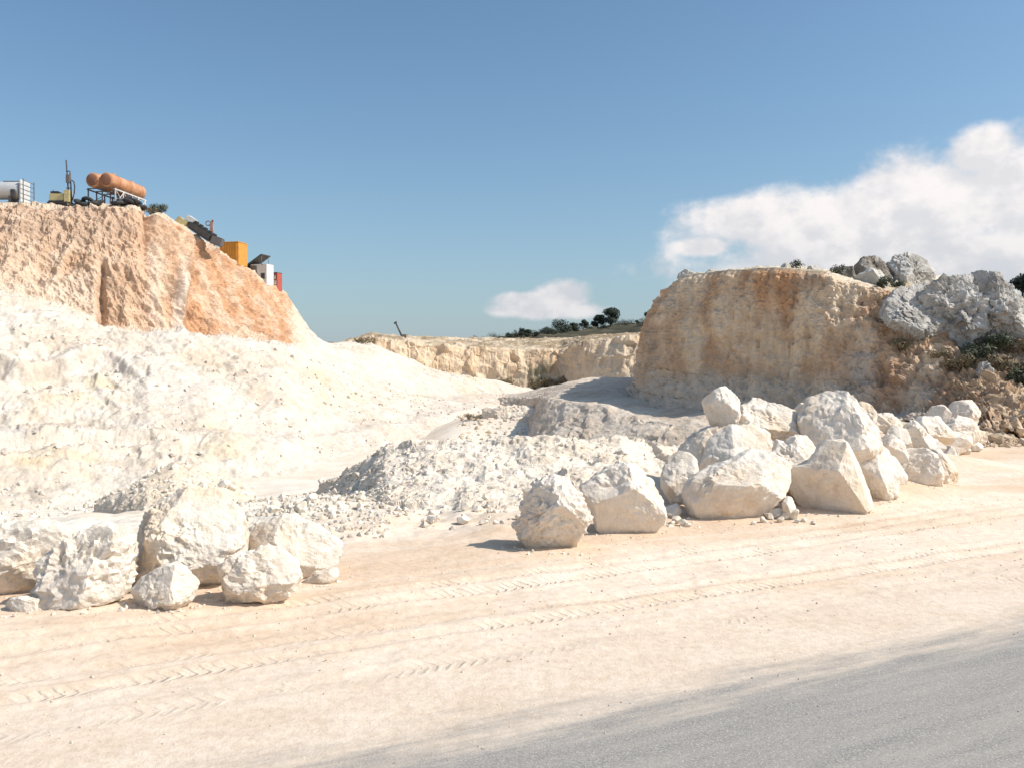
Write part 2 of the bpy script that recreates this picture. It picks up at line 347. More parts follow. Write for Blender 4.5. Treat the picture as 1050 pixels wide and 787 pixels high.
# asphalt road, its edge drifting over with sand
def road_mat():
    m, nt, b = new_mat('dusty_asphalt'); b.inputs['Roughness'].default_value = 0.9; b.inputs['Specular IOR Level'].default_value = 0.2
    geo = nt.nodes.new('ShaderNodeNewGeometry'); pos = geo.outputs['Position']
    mp = nt.nodes.new('ShaderNodeMapping'); mp.vector_type = 'POINT'; mp.inputs['Rotation'].default_value = (0, 0, -math.atan2(ROAD_D[1], ROAD_D[0])); nt.links.new(pos, mp.inputs[0])
    sep = nt.nodes.new('ShaderNodeSeparateXYZ'); nt.links.new(mp.outputs[0], sep.inputs[0])          # x along, y = q across
    mp2 = nt.nodes.new('ShaderNodeMapping'); mp2.inputs['Scale'].default_value = (0.35, 3.2, 1); nt.links.new(mp.outputs[0], mp2.inputs[0])
    streak = nnoise(nt, 1.6, 6, 0.65, mp2.outputs[0]); blot = nnoise(nt, 0.8, 5, 0.6, pos); fine = nnoise(nt, 55, 4, 0.75, pos); mid = nnoise(nt, 14, 5, 0.7, pos)
    vor = nt.nodes.new('ShaderNodeTexVoronoi'); vor.inputs['Scale'].default_value = 130; nt.links.new(pos, vor.inputs['Vector'])
    vcol = nt.nodes.new('ShaderNodeSeparateColor'); nt.links.new(vor.outputs['Color'], vcol.inputs[0])
    agg = nmix(nt, 'MIX', nramp(nt, vcol.outputs[0], [(0.0, 0.0), (1.0, 1.0)]), (0.19, 0.18, 0.172), (0.325, 0.31, 0.29))
    agg = nmix(nt, 'MULTIPLY', 0.8, agg, nramp(nt, fine.outputs[0], [(0.32, 0.55), (0.62, 1.25)]))
    spk = nramp(nt, vcol.outputs[1], [(0.968, 0.0), (0.975, 0.8)])
    agg = nmix(nt, 'MIX', spk, agg, (0.62, 0.58, 0.52))
    def mth(op, a, b_):
        n = nt.nodes.new('ShaderNodeMath'); n.operation = op
        for i, v in ((0, a), (1, b_)):
            if isinstance(v, (int, float)): n.inputs[i].default_value = v
            else: nt.links.new(v, n.inputs[i])
        return n.outputs[0]
    q = mth('ADD', sep.outputs[1], mth('MULTIPLY', mth('SUBTRACT', streak.outputs[0], 0.5), 1.5))
    q = mth('ADD', q, mth('MULTIPLY', mth('SUBTRACT', blot.outputs[0], 0.5), 0.6))
    q = mth('ADD', q, mth('MULTIPLY', mth('SUBTRACT', mid.outputs[0], 0.5), 0.35))
    mr = nt.nodes.new('ShaderNodeMapRange'); mr.interpolation_type = 'SMOOTHSTEP'; nt.links.new(q, mr.inputs[0]); mr.inputs[1].default_value = 5.1; mr.inputs[2].default_value = 6.05
    sa, sb, sc = nnoise(nt, 9, 7, 0.68, pos), nnoise(nt, 70, 4, 0.7, pos), nnoise(nt, 1.3, 5, 0.6, pos)
    dust = nmix(nt, 'MULTIPLY', 1.0, (0.715, 0.60, 0.49), nramp(nt, sa.outputs[0], [(0.3, (0.86, 0.83, 0.79)), (0.6, (1.03, 1.03, 1.03))]))
    dust = nmix(nt, 'MULTIPLY', 0.8, dust, nramp(nt, sb.outputs[0], [(0.30, (0.80, 0.78, 0.75)), (0.5, (1.02, 1.02, 1.02))]))
    dust = nmix(nt, 'MULTIPLY', 0.8, dust, nramp(nt, sc.outputs[0], [(0.35, (0.92, 0.89, 0.85)), (0.6, (1.02, 1.02, 1.02))]))
    veil = nramp(nt, streak.outputs[0], [(0.34, 0.12), (0.68, 0.52)])
    agg = nmix(nt, 'MIX', veil, agg, (0.44, 0.40, 0.35))
    nt.links.new(nmix(nt, 'MIX', mr.outputs[0], agg, dust), b.inputs['Base Color'])
    bu = nt.nodes.new('ShaderNodeBump'); bu.inputs['Distance'].default_value = 0.006; bu.inputs['Strength'].default_value = 0.7; nt.links.new(fine.outputs[0], bu.inputs['Height'])
    bs = nt.nodes.new('ShaderNodeBump'); bs.inputs['Distance'].default_value = 0.016; nt.links.new(sa.outputs[0], bs.inputs['Height']); nt.links.new(mr.outputs[0], bs.inputs['Strength']); nt.links.new(bu.outputs[0], bs.inputs['Normal'])
    nt.links.new(bs.outputs[0], b.inputs['Normal']); return m
M['road'] = road_mat()
ra = np.linspace(-120, 160, 60); rq = np.linspace(-3.5, 6.5, 20); RA, RQ = np.meshgrid(ra, rq, indexing='ij')
RV = np.stack([RA * ROAD_D[0] + RQ * ROAD_N[0], RA * ROAD_D[1] + RQ * ROAD_N[1], np.full_like(RA, 0.004)], 2).reshape(-1, 3)
road = tag(link('road', mesh_np('road', RV, grid_faces(60, 20)), M['road']), kind='structure')

# ------------------------------------------------------------------ left quarry cliff
WHITE = C(0.685, 0.615, 0.54)
def cliff_left():
    #        base         bench edge    bench back    slope top     cliff foot    cliff mid      cliff top      plateau        plateau far
    cols = [
        [(-330, 560, 30), (-330, 470, 37), (-330, 458, 41), (-330, 300, 56), (-330, 292, 60), (-330, 240, 64), (-330, 190, 68), (-330, 192, 74), (-330, 290, 200)],
        [(-120, 535, 34), (-120, 452, 41), (-120, 443, 45), (-120, 300, 59), (-120, 294, 63), (-120, 255, 67), (-120, 203, 71), (-120, 204, 77), (-120, 290, 205)],
        [(0, 515, 38), (0, 445, 45), (0, 437, 49), (0, 302, 62), (0, 296, 66), (0, 255, 70), (0, 207, 74), (0, 208, 80), (0, 290, 210)],
        [(60, 508, 40), (60, 443, 47), (60, 436, 51), (60, 318, 63.5), (60, 310, 68), (60, 260, 71), (60, 208, 75), (60, 209, 81), (60, 290, 210)],
        [(110, 503, 42), (110, 440, 49), (110, 435, 52), (110, 338, 64.5), (110, 333, 69), (110, 270, 71.5), (110, 208, 75.5), (110, 209, 82), (110, 290, 212)],
        [(150, 500, 43.5), (150, 440, 50), (150, 436, 52), (150, 341, 65.5), (150, 336, 70), (150, 275, 72.5), (150, 210, 77), (150, 211, 83), (150, 292, 212)],
        [(180, 498, 45), (180, 440, 51), (180, 436, 53), (180, 343, 67), (180, 338, 71.5), (180, 282, 74.5), (180, 226, 79), (180, 227, 85), (180, 296, 214)],
        [(215, 496, 46), (215, 442, 52), (215, 438, 54), (215, 346, 69), (215, 341, 73.5), (215, 300, 77), (215, 250, 82), (215, 251, 88), (215, 305, 215)],
        [(250, 492, 48), (250, 445, 54), (250, 441, 56), (250, 349, 71.5), (250, 345, 76), (250, 315, 80), (250, 272, 86), (250, 273, 92), (250, 316, 216)],
        [(285, 488, 50), (285, 447, 56), (285, 443, 58), (285, 354, 74), (285, 350, 78), (285, 325, 83), (285, 293, 90), (285, 294, 96), (285, 326, 218)],
        [(303, 485, 51.5), (303, 447, 58), (303, 443, 60), (303, 357, 76), (303, 353, 80), (303, 335, 86), (303, 312, 93), (303, 314, 99), (303, 335, 219)],
        [(318, 482, 53), (318, 447, 60), (318, 443, 62), (318, 362, 79), (318, 359, 82), (318, 350, 88), (318, 340, 95), (318, 342, 101), (318, 350, 220)],
        [(335, 479, 54), (335, 446, 62), (335, 442, 64), (335, 370, 82), (335, 367, 84), (335, 360, 90), (335, 353, 97), (335, 354, 103), (335, 362, 220)],
        [(360, 473, 57), (360, 440, 66), (360, 436, 68), (360, 380, 86), (360, 376, 88), (360, 362, 93), (360, 349, 99), (360, 350, 105), (360, 364, 220)],
        [(385, 466, 60), (385, 437, 69), (385, 433, 71), (385, 388, 88), (385, 384, 90), (385, 368, 95), (385, 352, 101), (385, 354, 107), (385, 368, 220)],
        [(420, 455, 66), (420, 432, 76), (420, 430, 78), (420, 402, 92), (420, 397, 94), (420, 383, 99), (420, 369, 104), (420, 371, 110), (420, 376, 220)],
        [(460, 440, 75), (460, 424, 83), (460, 422, 85), (460, 405, 97), (460, 401, 99), (460, 392, 103), (460, 383, 107), (460, 385, 113), (460, 386, 180)],
        [(510, 424, 90), (510, 415, 97), (510, 413, 98), (510, 403, 106), (510, 400, 107), (510, 395, 109), (510, 389, 112), (510, 391, 118), (510, 392, 150)],
        [(555, 413, 106), (555, 410, 109), (555, 409, 110), (555, 407, 112), (555, 406, 113), (555, 404, 115), (555, 402, 117), (555, 404, 120), (555, 405, 140)],
        [(590, 410, 112), (590, 409, 114), (590, 408, 115), (590, 408, 116), (590, 407, 117), (590, 407, 118), (590, 407, 119), (590, 408, 121), (590, 409, 135)]]
    nvs = [70, 16, 126, 10, 76, 76, 10, 6]
    cols = [[(q[0][0], q[0][1] + 26, q[0][2] - 2.0)] + q[1:] for q in cols]
    G = loft(cols, 800, nvs, 2); G = blur_v(G, 2, 2); nu, nv = G.shape[:2]; nrm = grid_normals(G).reshape(-1, 3); V = G.reshape(-1, 3)
    px, py = proj(V); cum = np.cumsum([0] + nvs); j = np.tile(np.arange(nv), nu)
    upper = sstep(j, cum[3] - 2, cum[4] + 2) * sstep(-px, -330, -300); plat = sstep(j, cum[6], cum[6] + 3)
    talus = sstep(px, 300, 350)
    # relief
    str_ = fbm(V * np.array((0.55, 0.55, 0.16)), 4, 41, 0.55, True); lum = fbm(V * 0.38, 5, 42, 0.55); fine = fbm(V * 2.2, 3, 43, 0.55)
    f1, f2, idd, fac = cells(V * np.array((0.5, 0.5, 0.42)) + fbm(V * 0.5, 2, 47)[:, None] * 0.8, 44)
    g1, g2, gid, gfac = cells(V * 1.35 + fbm(V * 1.1, 2, 48)[:, None] * 0.7, 45)
    rough = np.clip(0.45 + 1.6 * fbm(V * 0.14, 3, 46), 0, 1)
    smooth_w = sstep(px, 225, 330) * (1 - upper)                       # the dusty chute to the right is smoother
    h1, h2, hid, hfac = cells(V * 3.1 + fbm(V * 2.3, 2, 49)[:, None] * 0.6, 50)
    crumb = 0.10 * (gid - 0.5) + 0.20 * gfac + 0.08 * (hid - 0.5) + 0.16 * hfac
    dW = 0.6 * lum + rough * (0.3 * (idd - 0.5) + 0.7 * fac) + (0.15 + 0.75 * rough) * 1.2 * crumb + 0.10 * fine
    dW *= (1 - 0.35 * smooth_w)
    gul = 0.6 * fbm(np.stack([V[:, 0] + 0.5 * V[:, 2], V[:, 1], V[:, 2] * 0.22], 1) * 1.3, 5, 40, 0.62, True)
    dU = 0.48 * str_ + 0.42 * gul + 0.4 * lum + 0.12 * (idd - 0.5) + 0.3 * fac + 0.45 * crumb + 0.12 * fine - 0.45
    d = dW * (1 - upper) + dU * upper; d = d * (1 - 0.8 * plat)
    d += -0.55 * np.exp(-((j - cum[1] + 7) / 5.0) ** 2) * sstep(-px, -190, -120) + 0.25 * np.exp(-((j - cum[1]) / 3.0) ** 2) * sstep(-px, -190, -120)
    # a recess and rib in the upper face
    d += upper * (-0.9 * np.exp(-((px - 104 - 2.5 * lum) / 4.0) ** 2) * sstep(py, 258, 275) - 0.9 * np.exp(-((px - 153) / 7) ** 2) * sstep(-py, -300, -240) + 0.8 * np.exp(-((px - 186) / 6) ** 2) * sstep(py, 245, 300))
    # overhanging ledge line across the white slope
    ly = 377 + 9 * np.sin(px * 0.05) + 12 * lum; d += (1 - upper) * (1 - talus) * sstep(-px, -150, -90) * (0.55 * np.exp(-((py - ly + 6) / 6) ** 2) - 0.65 * np.exp(-((py - ly - 6) / 7) ** 2))
    V2 = V + nrm * d[:, None]
    # strata colours
    nA = fbm(V * 0.22, 4, 51); nB = fbm(V * np.array((0.9, 0.9, 0.15)), 4, 52); nC = fbm(V * 0.9, 4, 53)
    c = np.repeat(WHITE, len(V), 0)
    c = mixc(c, C(0.62, 0.525, 0.425), np.clip(0.2 + 1.3 * nA + 0.7 * nC, 0, 1))
    def patch(x, y, w, h): return np.clip(np.exp(-((px - x) / w) ** 2 - ((py - y) / h) ** 2) * (0.8 + 2.2 * nC), 0, 1)
    c = mixc(c, C(0.70, 0.555, 0.34), 0.6 * np.clip(patch(33, 470, 22, 12) + 0.7 * patch(82, 408, 42, 13) + 0.5 * patch(90, 470, 12, 20) + 0.5 * patch(95, 395, 20, 8) + 0.5 * patch(230, 450, 30, 25) + 0.55 * patch(330, 392, 9, 26), 0, 1))
    c = mixc(c, C(0.78, 0.66, 0.50), np.clip(0.9 * patch(365, 400, 10, 14) + 0.8 * patch(430, 400, 5, 12) + .6 * patch(480, 395, 20, 8), 0, 1))
    tan = mixc(C(0.72, 0.575, 0.445), C(0.60, 0.43, 0.30), np.clip(0.5 + 1.4 * nB + 0.5 * nC, 0, 1))
    tan = mixc(tan, C(0.55, 0.42, 0.32), sstep(-py, -262, -232) * np.clip(0.75 + nC, 0, 1))
    tan = mixc(tan, C(0.78, 0.68, 0.57), sstep(py, 262, 302) * sstep(-px, -110, -80) * np.clip(0.75 + nB, 0, 1))
    org = mixc(C(0.66, 0.415, 0.255), C(0.78, 0.61, 0.465), np.clip(0.42 + 2.2 * nB + 0.6 * nC, 0, 1))
    org = mixc(org, C(0.42, 0.27, 0.18), np.clip(1.6 * (nC - 0.05), 0, 0.6))
    up = mixc(tan, org, np.clip(sstep(px + 30 * nA, 150, 205) + 0.35 * sstep(px, 105, 130), 0, 1))
    up = mixc(up, C(0.80, 0.70, 0.59), np.clip(np.exp(-((px - 185 + (py - 300) * 0.12) / 6) ** 2) * sstep(py, 240, 290) + sstep(px + 12 * nC, 292, 306) + 0.6 * np.exp(-((px - 160) / 9) ** 2) * sstep(py, 235, 260), 0, 1))
    up = up * C(0.92, 0.865, 0.83)
    c = mixc(c, up, sstep(j + 9 * nC, cum[3] + 1, cum[4] + 5) * sstep(-px, -326, -306))
    c = mixc(c, C(0.66, 0.55, 0.43), np.maximum(plat, sstep(j, cum[6] - 5, cum[6] - 2)) * sstep(-px, -310, -280) * 0.7)
    return V2, grid_faces(nu, nv), c
V, F, c = cliff_left()
me = mesh_np('quarry_cliff', V, F, c)
fpx, fpy = proj(V[F[:, 0]]); me.polygons.foreach_set('use_smooth', (np.arange(len(F)) % 390) < 214)
cliff = tag(link('quarry_cliff', me, M['cliff']), kind='structure')
CLIFF_BVH = BVHTree.FromPolygons([Vector(v) for v in V.tolist()], F.tolist())
def drop(x, y, bvh=CLIFF_BVH, z0=80.0):
    h = bvh.ray_cast(Vector((x, y, z0)), Vector((0, 0, -1)))[0]
    return h.z if h is not None else float(ground_h(np.array([x]), np.array([y]))[0])

SLOPE_V = V[(np.arange(len(V)) % 391) < 212]
# ------------------------------------------------------------------ far quarry wall and the hill behind
def far_wall():
    cols = [[(330, 384, 132), (330, 372, 133), (330, 358, 136), (330, 358, 142), (330, 358, 150), (330, 360, 230)],
            [(380, 386, 131), (380, 370, 132), (380, 345, 134), (380, 343, 139), (380, 342, 145), (380, 347, 230)],
            [(430, 389, 131), (430, 373, 132), (430, 352, 134), (430, 348, 139), (430, 345, 145), (430, 348, 230)],
            [(480, 391, 132), (480, 376, 133), (480, 357, 135), (480, 352, 141), (480, 346, 150), (480, 348, 230)],
            [(540, 392, 132), (540, 378, 133), (540, 359, 135), (540, 353, 141), (540, 347, 152), (540, 348, 230)],
            [(575, 392, 130), (575, 378, 132), (575, 360, 134), (575, 354, 140), (575, 348, 150), (575, 347, 230)],
            [(600, 391, 123), (600, 372, 125), (600, 350, 127), (600, 347, 133), (600, 345, 145), (600, 346, 230)],
            [(640, 388, 119), (640, 368, 121), (640, 346, 123), (640, 343, 129), (640, 342, 140), (640, 345, 230)],
            [(690, 388, 117), (690, 367, 119), (690, 345, 121), (690, 342, 127), (690, 341, 140), (690, 345, 230)],
            [(760, 388, 116), (760, 366, 118), (760, 345, 120), (760, 342, 126), (760, 341, 140), (760, 345, 230)]]
    cols = [[(q[0][0], q[0][1] + 20, q[0][2])] + q[1:] for q in cols]
    nvs = [22, 26, 12, 8, 5]; G = blur_v(loft(cols, 420, nvs, 1), 1, 1); nu, nv = G.shape[:2]; n = grid_normals(G).reshape(-1, 3); V = G.reshape(-1, 3)
    px, py = proj(V); j = np.tile(np.arange(nv), nu); cum = np.cumsum([0] + nvs)
    top = sstep(j, cum[2] - 2, cum[2] + 3); nB = fbm(V * np.array((0.6, 0.6, 0.12)), 4, 61); nC = fbm(V * 0.5, 4, 62)
    f1, f2, idd, fac = cells(V * np.array((0.5, 0.5, 0.4)), 63)
    d = (0.35 * fbm(V * np.array((0.5, 0.5, 0.1)), 4, 64, 0.55, True) + 0.5 * (idd - 0.5) + 0.9 * fac + 0.6 * nC) * (1 - 0.5 * top)
    V2 = V + n * d[:, None]
    c = mixc(C(0.72, 0.565, 0.405), C(0.65, 0.475, 0.31), np.clip(0.35 + 1.4 * nB + 0.5 * nC, 0, 1))
    c = mixc(c, C(0.72, 0.62, 0.49), np.clip(sstep(py, 372, 392) * 0.5 + sstep(px, 580, 620) * 0.5 * (0.6 + nC), 0, 1))
    c = mixc(c, mixc(C(0.62, 0.51, 0.38), C(0.34, 0.26, 0.17), np.clip(0.35 + 2.2 * nC + 0.25 * sstep(px, 470, 560), 0, 1)), top)
    c = mixc(c, C(0.20, 0.19, 0.12), np.clip(np.exp(-((px - 556) / 16) ** 2 - ((py - 384) / 8) ** 2) * (1 + 2 * nC), 0, 0.8))
    return V2, grid_faces(nu, nv), c
V, F, c = far_wall()
wall = tag(link('far_quarry_wall', mesh_np('far_quarry_wall', V, F, c, False), M['cliff']), kind='structure')
WALL_BVH = BVHTree.FromPolygons([Vector(v) for v in V.tolist()], F.tolist())
def hill():
    cols = [[(px, 352, 190), (px, y2 + 5, 215), (px, y2, 245), (px, y2 + 6, 330), (px, 372, 700)] for px, y2 in
            [(300, 366), (420, 362), (480, 350), (520, 344.5), (560, 341), (600, 338), (640, 333), (670, 330), (720, 326), (800, 320), (900, 316), (1030, 312), (1060, 308), (1250, 315), (1500, 350)]]
    nvs = [12, 16, 8, 4]; G = loft(cols, 260, nvs, 1); nu, nv = G.shape[:2]; n = grid_normals(G).reshape(-1, 3); V = G.reshape(-1, 3)
    nC = fbm(V * 0.25, 4, 72); V2 = V + n * (1.2 * nC + 0.5 * fbm(V * 0.9, 2, 73))[:, None]
    c = mixc(C(0.06, 0.058, 0.042), C(0.12, 0.105, 0.07), np.clip(0.3 + 1.6 * nC, 0, 1)); return V2, grid_faces(nu, nv), c
V, F, c = hill()
hill_o = tag(link('hill', mesh_np('hill', V, F, c), M['cliff']), kind='structure')
HILL_BVH = BVHTree.FromPolygons([Vector(v) for v in V.tolist()], F.tolist())

# ------------------------------------------------------------------ right mesa and the ledge at its foot
def mesa():
    #   foot outer      foot          low face        mid             top edge        top             back
    cols = [
        [(676, 395, 118), (676, 394, 118), (680, 370, 116), (690, 330, 115), (700, 310, 113), (740, 312, 112), (860, 318, 110)],
        [(662, 392, 84), (664, 390, 84), (668, 372, 83.5), (678, 335, 82), (698, 300, 80), (735, 302, 81), (860, 308, 100)],
        [(648, 400, 66), (653, 394, 66), (657, 372, 66), (665, 335, 65), (680, 303, 64.5), (735, 292, 71), (860, 305, 95)],
        [(650, 412, 60), (657, 402, 61), (661, 375, 61.5), (672, 330, 62), (697, 284, 63), (740, 286, 69), (870, 300, 92)],
        [(678, 424, 56), (686, 411, 57.5), (690, 382, 58.5), (700, 330, 59.5), (715, 280, 61), (748, 282, 67), (880, 296, 90)],
        [(724, 430, 53.5), (730, 414, 55), (734, 386, 56), (740, 330, 57), (750, 277, 58.5), (775, 279, 65), (890, 292, 88)],
        [(776, 432, 51), (782, 416, 52.5), (784, 388, 53.5), (788, 330, 54.5), (795, 275, 56), (815, 277, 63), (905, 288, 86)],
        [(828, 434, 48.5), (832, 418, 50), (834, 390, 51), (836, 330, 52), (842, 280, 54), (860, 280, 61), (930, 284, 84)],
        [(878, 434, 46.5), (880, 420, 48), (880, 392, 49), (880, 340, 50), (882, 292, 52), (895, 288, 59), (960, 284, 82)],
        [(915, 436, 45), (916, 422, 46.5), (916, 396, 47.5), (914, 345, 48.5), (914, 300, 50.5), (922, 288, 57), (985, 286, 80)],
        [(952, 438, 43), (952, 424, 45), (950, 400, 46), (948, 360, 47.5), (948, 312, 50), (955, 298, 56), (1010, 304, 78)],
        [(990, 446, 38), (988, 428, 42), (985, 405, 44), (982, 380, 46), (985, 330, 50), (990, 306, 55), (1040, 320, 77)],
        [(1030, 456, 33), (1025, 434, 38), (1020, 408, 41.5), (1016, 385, 44.5), (1022, 340, 50), (1028, 316, 55), (1070, 326, 77)],
        [(1090, 456, 33), (1080, 430, 38), (1072, 405, 42), (1066, 388, 45), (1070, 350, 51), (1075, 328, 56), (1110, 330, 78)],
        [(1200, 452, 35), (1190, 425, 40), (1180, 400, 44), (1170, 384, 48), (1165, 355, 54), (1170, 335, 60), (1190, 335, 80)],
        [(1420, 440, 40), (1410, 420, 45), (1400, 400, 49), (1390, 380, 53), (1380, 360, 58), (1380, 340, 64), (1390, 330, 85)]]
    for q, k in zip(cols[3:9], (1, 1, 1, 1, 0.8, 0.35)): q[4] = (q[4][0], q[4][1], q[4][2] - 2.4 * k); q[3] = (q[3][0], q[3][1], q[3][2] - 1.2 * k)
    nvs = [20, 42, 66, 66, 18, 8]; G = blur_v(loft(cols, 520, nvs, 1), 1, 1); nu, nv = G.shape[:2]; n = grid_normals(G).reshape(-1, 3); V = G.reshape(-1, 3)
    px, py = proj(V); j = np.tile(np.arange(nv), nu); cum = np.cumsum([0] + nvs); top = sstep(j, cum[4], cum[4] + 4); toe = 1 - sstep(j, 6, cum[1] + 6)
    nA = fbm(V * 0.16, 4, 81); nB = fbm(V * np.array((0.7, 0.7, 0.12)), 4, 82); nC = fbm(V * 0.8, 4, 83)
    f1, f2, idd, fac = cells(V * np.array((0.45, 0.45, 0.3)) + nC[:, None] * 0.5, 84); g1, g2, gid, gfac = cells(V * 1.5, 85)
    right = sstep(px, 870, 930); scree = sstep(px + 25 * nA, 960, 1000) * sstep(py, 370, 395)
    d = 0.5 * fbm(V * np.array((0.35, 0.35, 0.08)), 4, 86, 0.5, True) + 0.5 * fbm(V * 0.22, 4, 87) + 0.14 * (idd - 0.5) + 0.45 * fac + 0.3 * gfac + 0.30 * fbm(V * np.array((1.6, 1.6, 0.5)), 5, 88, 0.66, True) + right * (0.3 * (idd - 0.5) + 0.3 * fac + 0.12 * gfac)
    d = d * (1 - 0.6 * top) * (1 - 0.75 * np.exp(-((j - cum[4]) / 6.0) ** 2)) + scree * (0.3 * gfac + 0.2 * (gid - 0.5))
    V2 = V + n * d[:, None]
    tan = mixc(C(0.74, 0.59, 0.435), C(0.58, 0.40, 0.265), np.clip(0.42 + 2.4 * nB + 0.9 * nA + 0.5 * nC, 0, 1))
    tan = mixc(tan, C(0.55, 0.31, 0.17), np.clip(np.exp(-((px - 790) / 40) ** 2 - ((py - 290) / 26) ** 2) * (0.8 + 2 * nB) + 0.7 * np.exp(-((px - 668) / 8) ** 2 - ((py - 325) / 25) ** 2), 0, 0.85))
    tan = mixc(tan, C(0.36, 0.30, 0.235), np.clip(np.exp(-((px - 830) / 22) ** 2 - ((py - 300) / 28) ** 2) * (0.7 + 2 * nB) + 1.6 * (nC * 0.6 + nA - 0.18), 0, 0.8))
    tan = mixc(tan, C(0.66, 0.57, 0.475), np.clip(sstep(py + 22 * nA + 10 * nB, 375, 408) * 0.85, 0, 1))
    tan = mixc(tan, C(0.40, 0.22, 0.12), np.clip(np.exp(-((px - 925) / 26) ** 2 - ((py - 325) / 22) ** 2) * (0.9 + 2 * nC) + 0.8 * np.exp(-((px - 965 - (py - 345)) / 14) ** 2 - ((py - 352) / 22) ** 2), 0, 0.9))
    tan = mixc(tan, C(0.40, 0.245, 0.155), np.clip(sstep(px, 850, 890) * (1 - sstep(px, 985, 1010)) * sstep(py, 370, 385) * (0.35 + 2.2 * nB), 0, 0.8))
    tan = mixc(tan, C(0.56, 0.50, 0.44), np.clip(np.exp(-((px - 885) / 14) ** 2 - ((py - 385) / 26) ** 2) * (0.6 + 2.5 * nB), 0, 0.9))
    tan = mixc(tan, C(0.22, 0.20, 0.15), np.clip(np.exp(-((px - 1020) / 40) ** 2 - ((py - 360) / 26) ** 2) * (0.8 + 2 * nC), 0, 0.85))
    tan = mixc(tan, mixc(C(0.60, 0.45, 0.31), C(0.50, 0.34, 0.22), np.clip(0.5 + 2 * nC, 0, 1)), scree)
    tan = mixc(tan, mixc(C(0.70, 0.62, 0.50), C(0.45, 0.37, 0.26), np.clip(0.4 + 2 * nC, 0, 1)), sstep(j, cum[4] - 3, cum[4]))
    return V2, grid_faces(nu, nv), tan
V, F, c = mesa()
mesa_o = tag(link('quarry_mesa', mesh_np('quarry_mesa', V, F, c, False), M['cliff']), kind='structure')
MESA_BVH = BVHTree.FromPolygons([Vector(v) for v in V.tolist()], F.tolist())
def ledge():
    #   foot           lip            shelf          shelf back      beyond
    cols = [
        [(470, 412, 112), (472, 409, 113), (490, 408, 116), (530, 403, 122), (540, 407, 135)],
        [(520, 416, 96), (525, 408, 98), (545, 401, 104), (575, 396, 112), (600, 396, 130)],
        [(542, 432, 76), (552, 408, 78), (576, 394, 90), (605, 387, 104), (640, 390, 125)],
        [(540, 452, 59), (560, 406, 62), (592, 394, 75), (622, 387, 95), (650, 388, 112)],
        [(560, 464, 54), (588, 411, 58.5), (622, 398, 67), (648, 388, 86), (670, 388, 105)],
        [(600, 474, 50), (630, 420, 55.5), (655, 406, 61), (680, 396, 70), (690, 390, 90)],
        [(650, 482, 46), (675, 432, 52), (695, 416, 56), (715, 404, 62), (725, 396, 80)],
        [(700, 488, 43), (720, 445, 48.5), (738, 424, 52), (755, 410, 57), (765, 400, 70)],
        [(755, 488, 40), (770, 452, 45), (785, 432, 48.5), (800, 416, 53), (810, 406, 64)],
        [(820, 484, 36), (838, 455, 41), (848, 438, 44.5), (858, 424, 49), (865, 412, 58)],
        [(890, 474, 33), (905, 458, 36), (912, 444, 39), (918, 430, 44), (922, 420, 52)],
        [(970, 464, 30), (972, 458, 32), (975, 448, 35), (978, 438, 39), (980, 428, 48)]]
    nvs = [46, 60, 40, 10]; G = blur_v(loft(cols, 330, nvs, 1), 2, 2); nu, nv = G.shape[:2]; n = grid_normals(G).reshape(-1, 3); V = G.reshape(-1, 3)
    px, py = proj(V); nC = fbm(V * 0.8, 4, 93); nA = fbm(V * 0.25, 4, 94); j = np.tile(np.arange(nv), nu); shelf = sstep(j, 44, 54)
    f1, f2, idd, fac = cells(V * 0.9 + nC[:, None] * 0.6, 95)
    d = 0.3 * fbm(V * 0.3, 4, 96) + (1 - 0.8 * shelf) * (0.14 * (idd - 0.5) + 0.35 * fac + 0.12 * fbm(V * np.array((0.7, 0.7, 0.2)), 3, 97, 0.5, True)) + 0.06 * fbm(V * 2.5, 3, 98)
    V2 = V + n * d[:, None]
    c = mixc(C(0.66, 0.58, 0.49), C(0.55, 0.45, 0.35), np.clip(0.4 + 1.3 * nC + 0.8 * nA, 0, 1))
    c = mixc(c, C(0.72, 0.63, 0.52), sstep(j, 100, 120) * 0.7)
    return V2, grid_faces(nu, nv), c
V, F, c = ledge()
ledge_o = tag(link('quarry_ledge', mesh_np('quarry_ledge', V, F, c, False), M['cliff']), kind='structure')

# ------------------------------------------------------------------ spoil heaps
def heap(cols, nu, nvs, seed, ca, cb, amp=1.0, drag=0.0):
    G = blur_v(loft(cols, nu, nvs, 1), 2, 2); n = grid_normals(G).reshape(-1, 3); V = G.reshape(-1, 3); nv = G.shape[1]
    nC = fbm(V * 1.3, 4, seed); f1, f2, idd, fac = cells(V * 1.7 + nC[:, None] * 0.7, seed + 1); g1, g2, gid, gfac = cells(V * 4.2 + nC[:, None], seed + 2)
    _a, _b, h1, h1f = cells(V * 0.85 + nC[:, None] * 0.9, seed + 3); k1, k2, kid, kfac = cells(V * 8.5, seed + 5)
    d = 0.20 * (h1 - 0.5) + 0.30 * h1f + 0.06 * (idd - 0.5) + 0.22 * fac + 0.05 * (gid - 0.5) + 0.10 * gfac + 0.06 * kfac + 0.20 * nC + 0.12 * fbm(V * np.array((1.4, 0.5, 0.5)), 3, seed + 6, 0.5, True) - 0.04
    j = np.tile(np.arange(nv), G.shape[0]); edge = sstep(j, 0, nvs[0] * 0.25)
    V2 = V + n * (d * amp * (0.25 + 0.75 * edge))[:, None]
    c = mixc(C(*ca), C(*cb), np.clip(0.4 + 1.2 * nC + 0.5 * (gid - 0.5), 0, 1))
    return V2, grid_faces(G.shape[0], nv), c
def on_ground(px, D):
    p = P(px, 380, D); z = float(ground_h(np.array([p[0]]), np.array([D]))[0]); return 380 + (CAM_H - z + 0.12) * F_PX / D
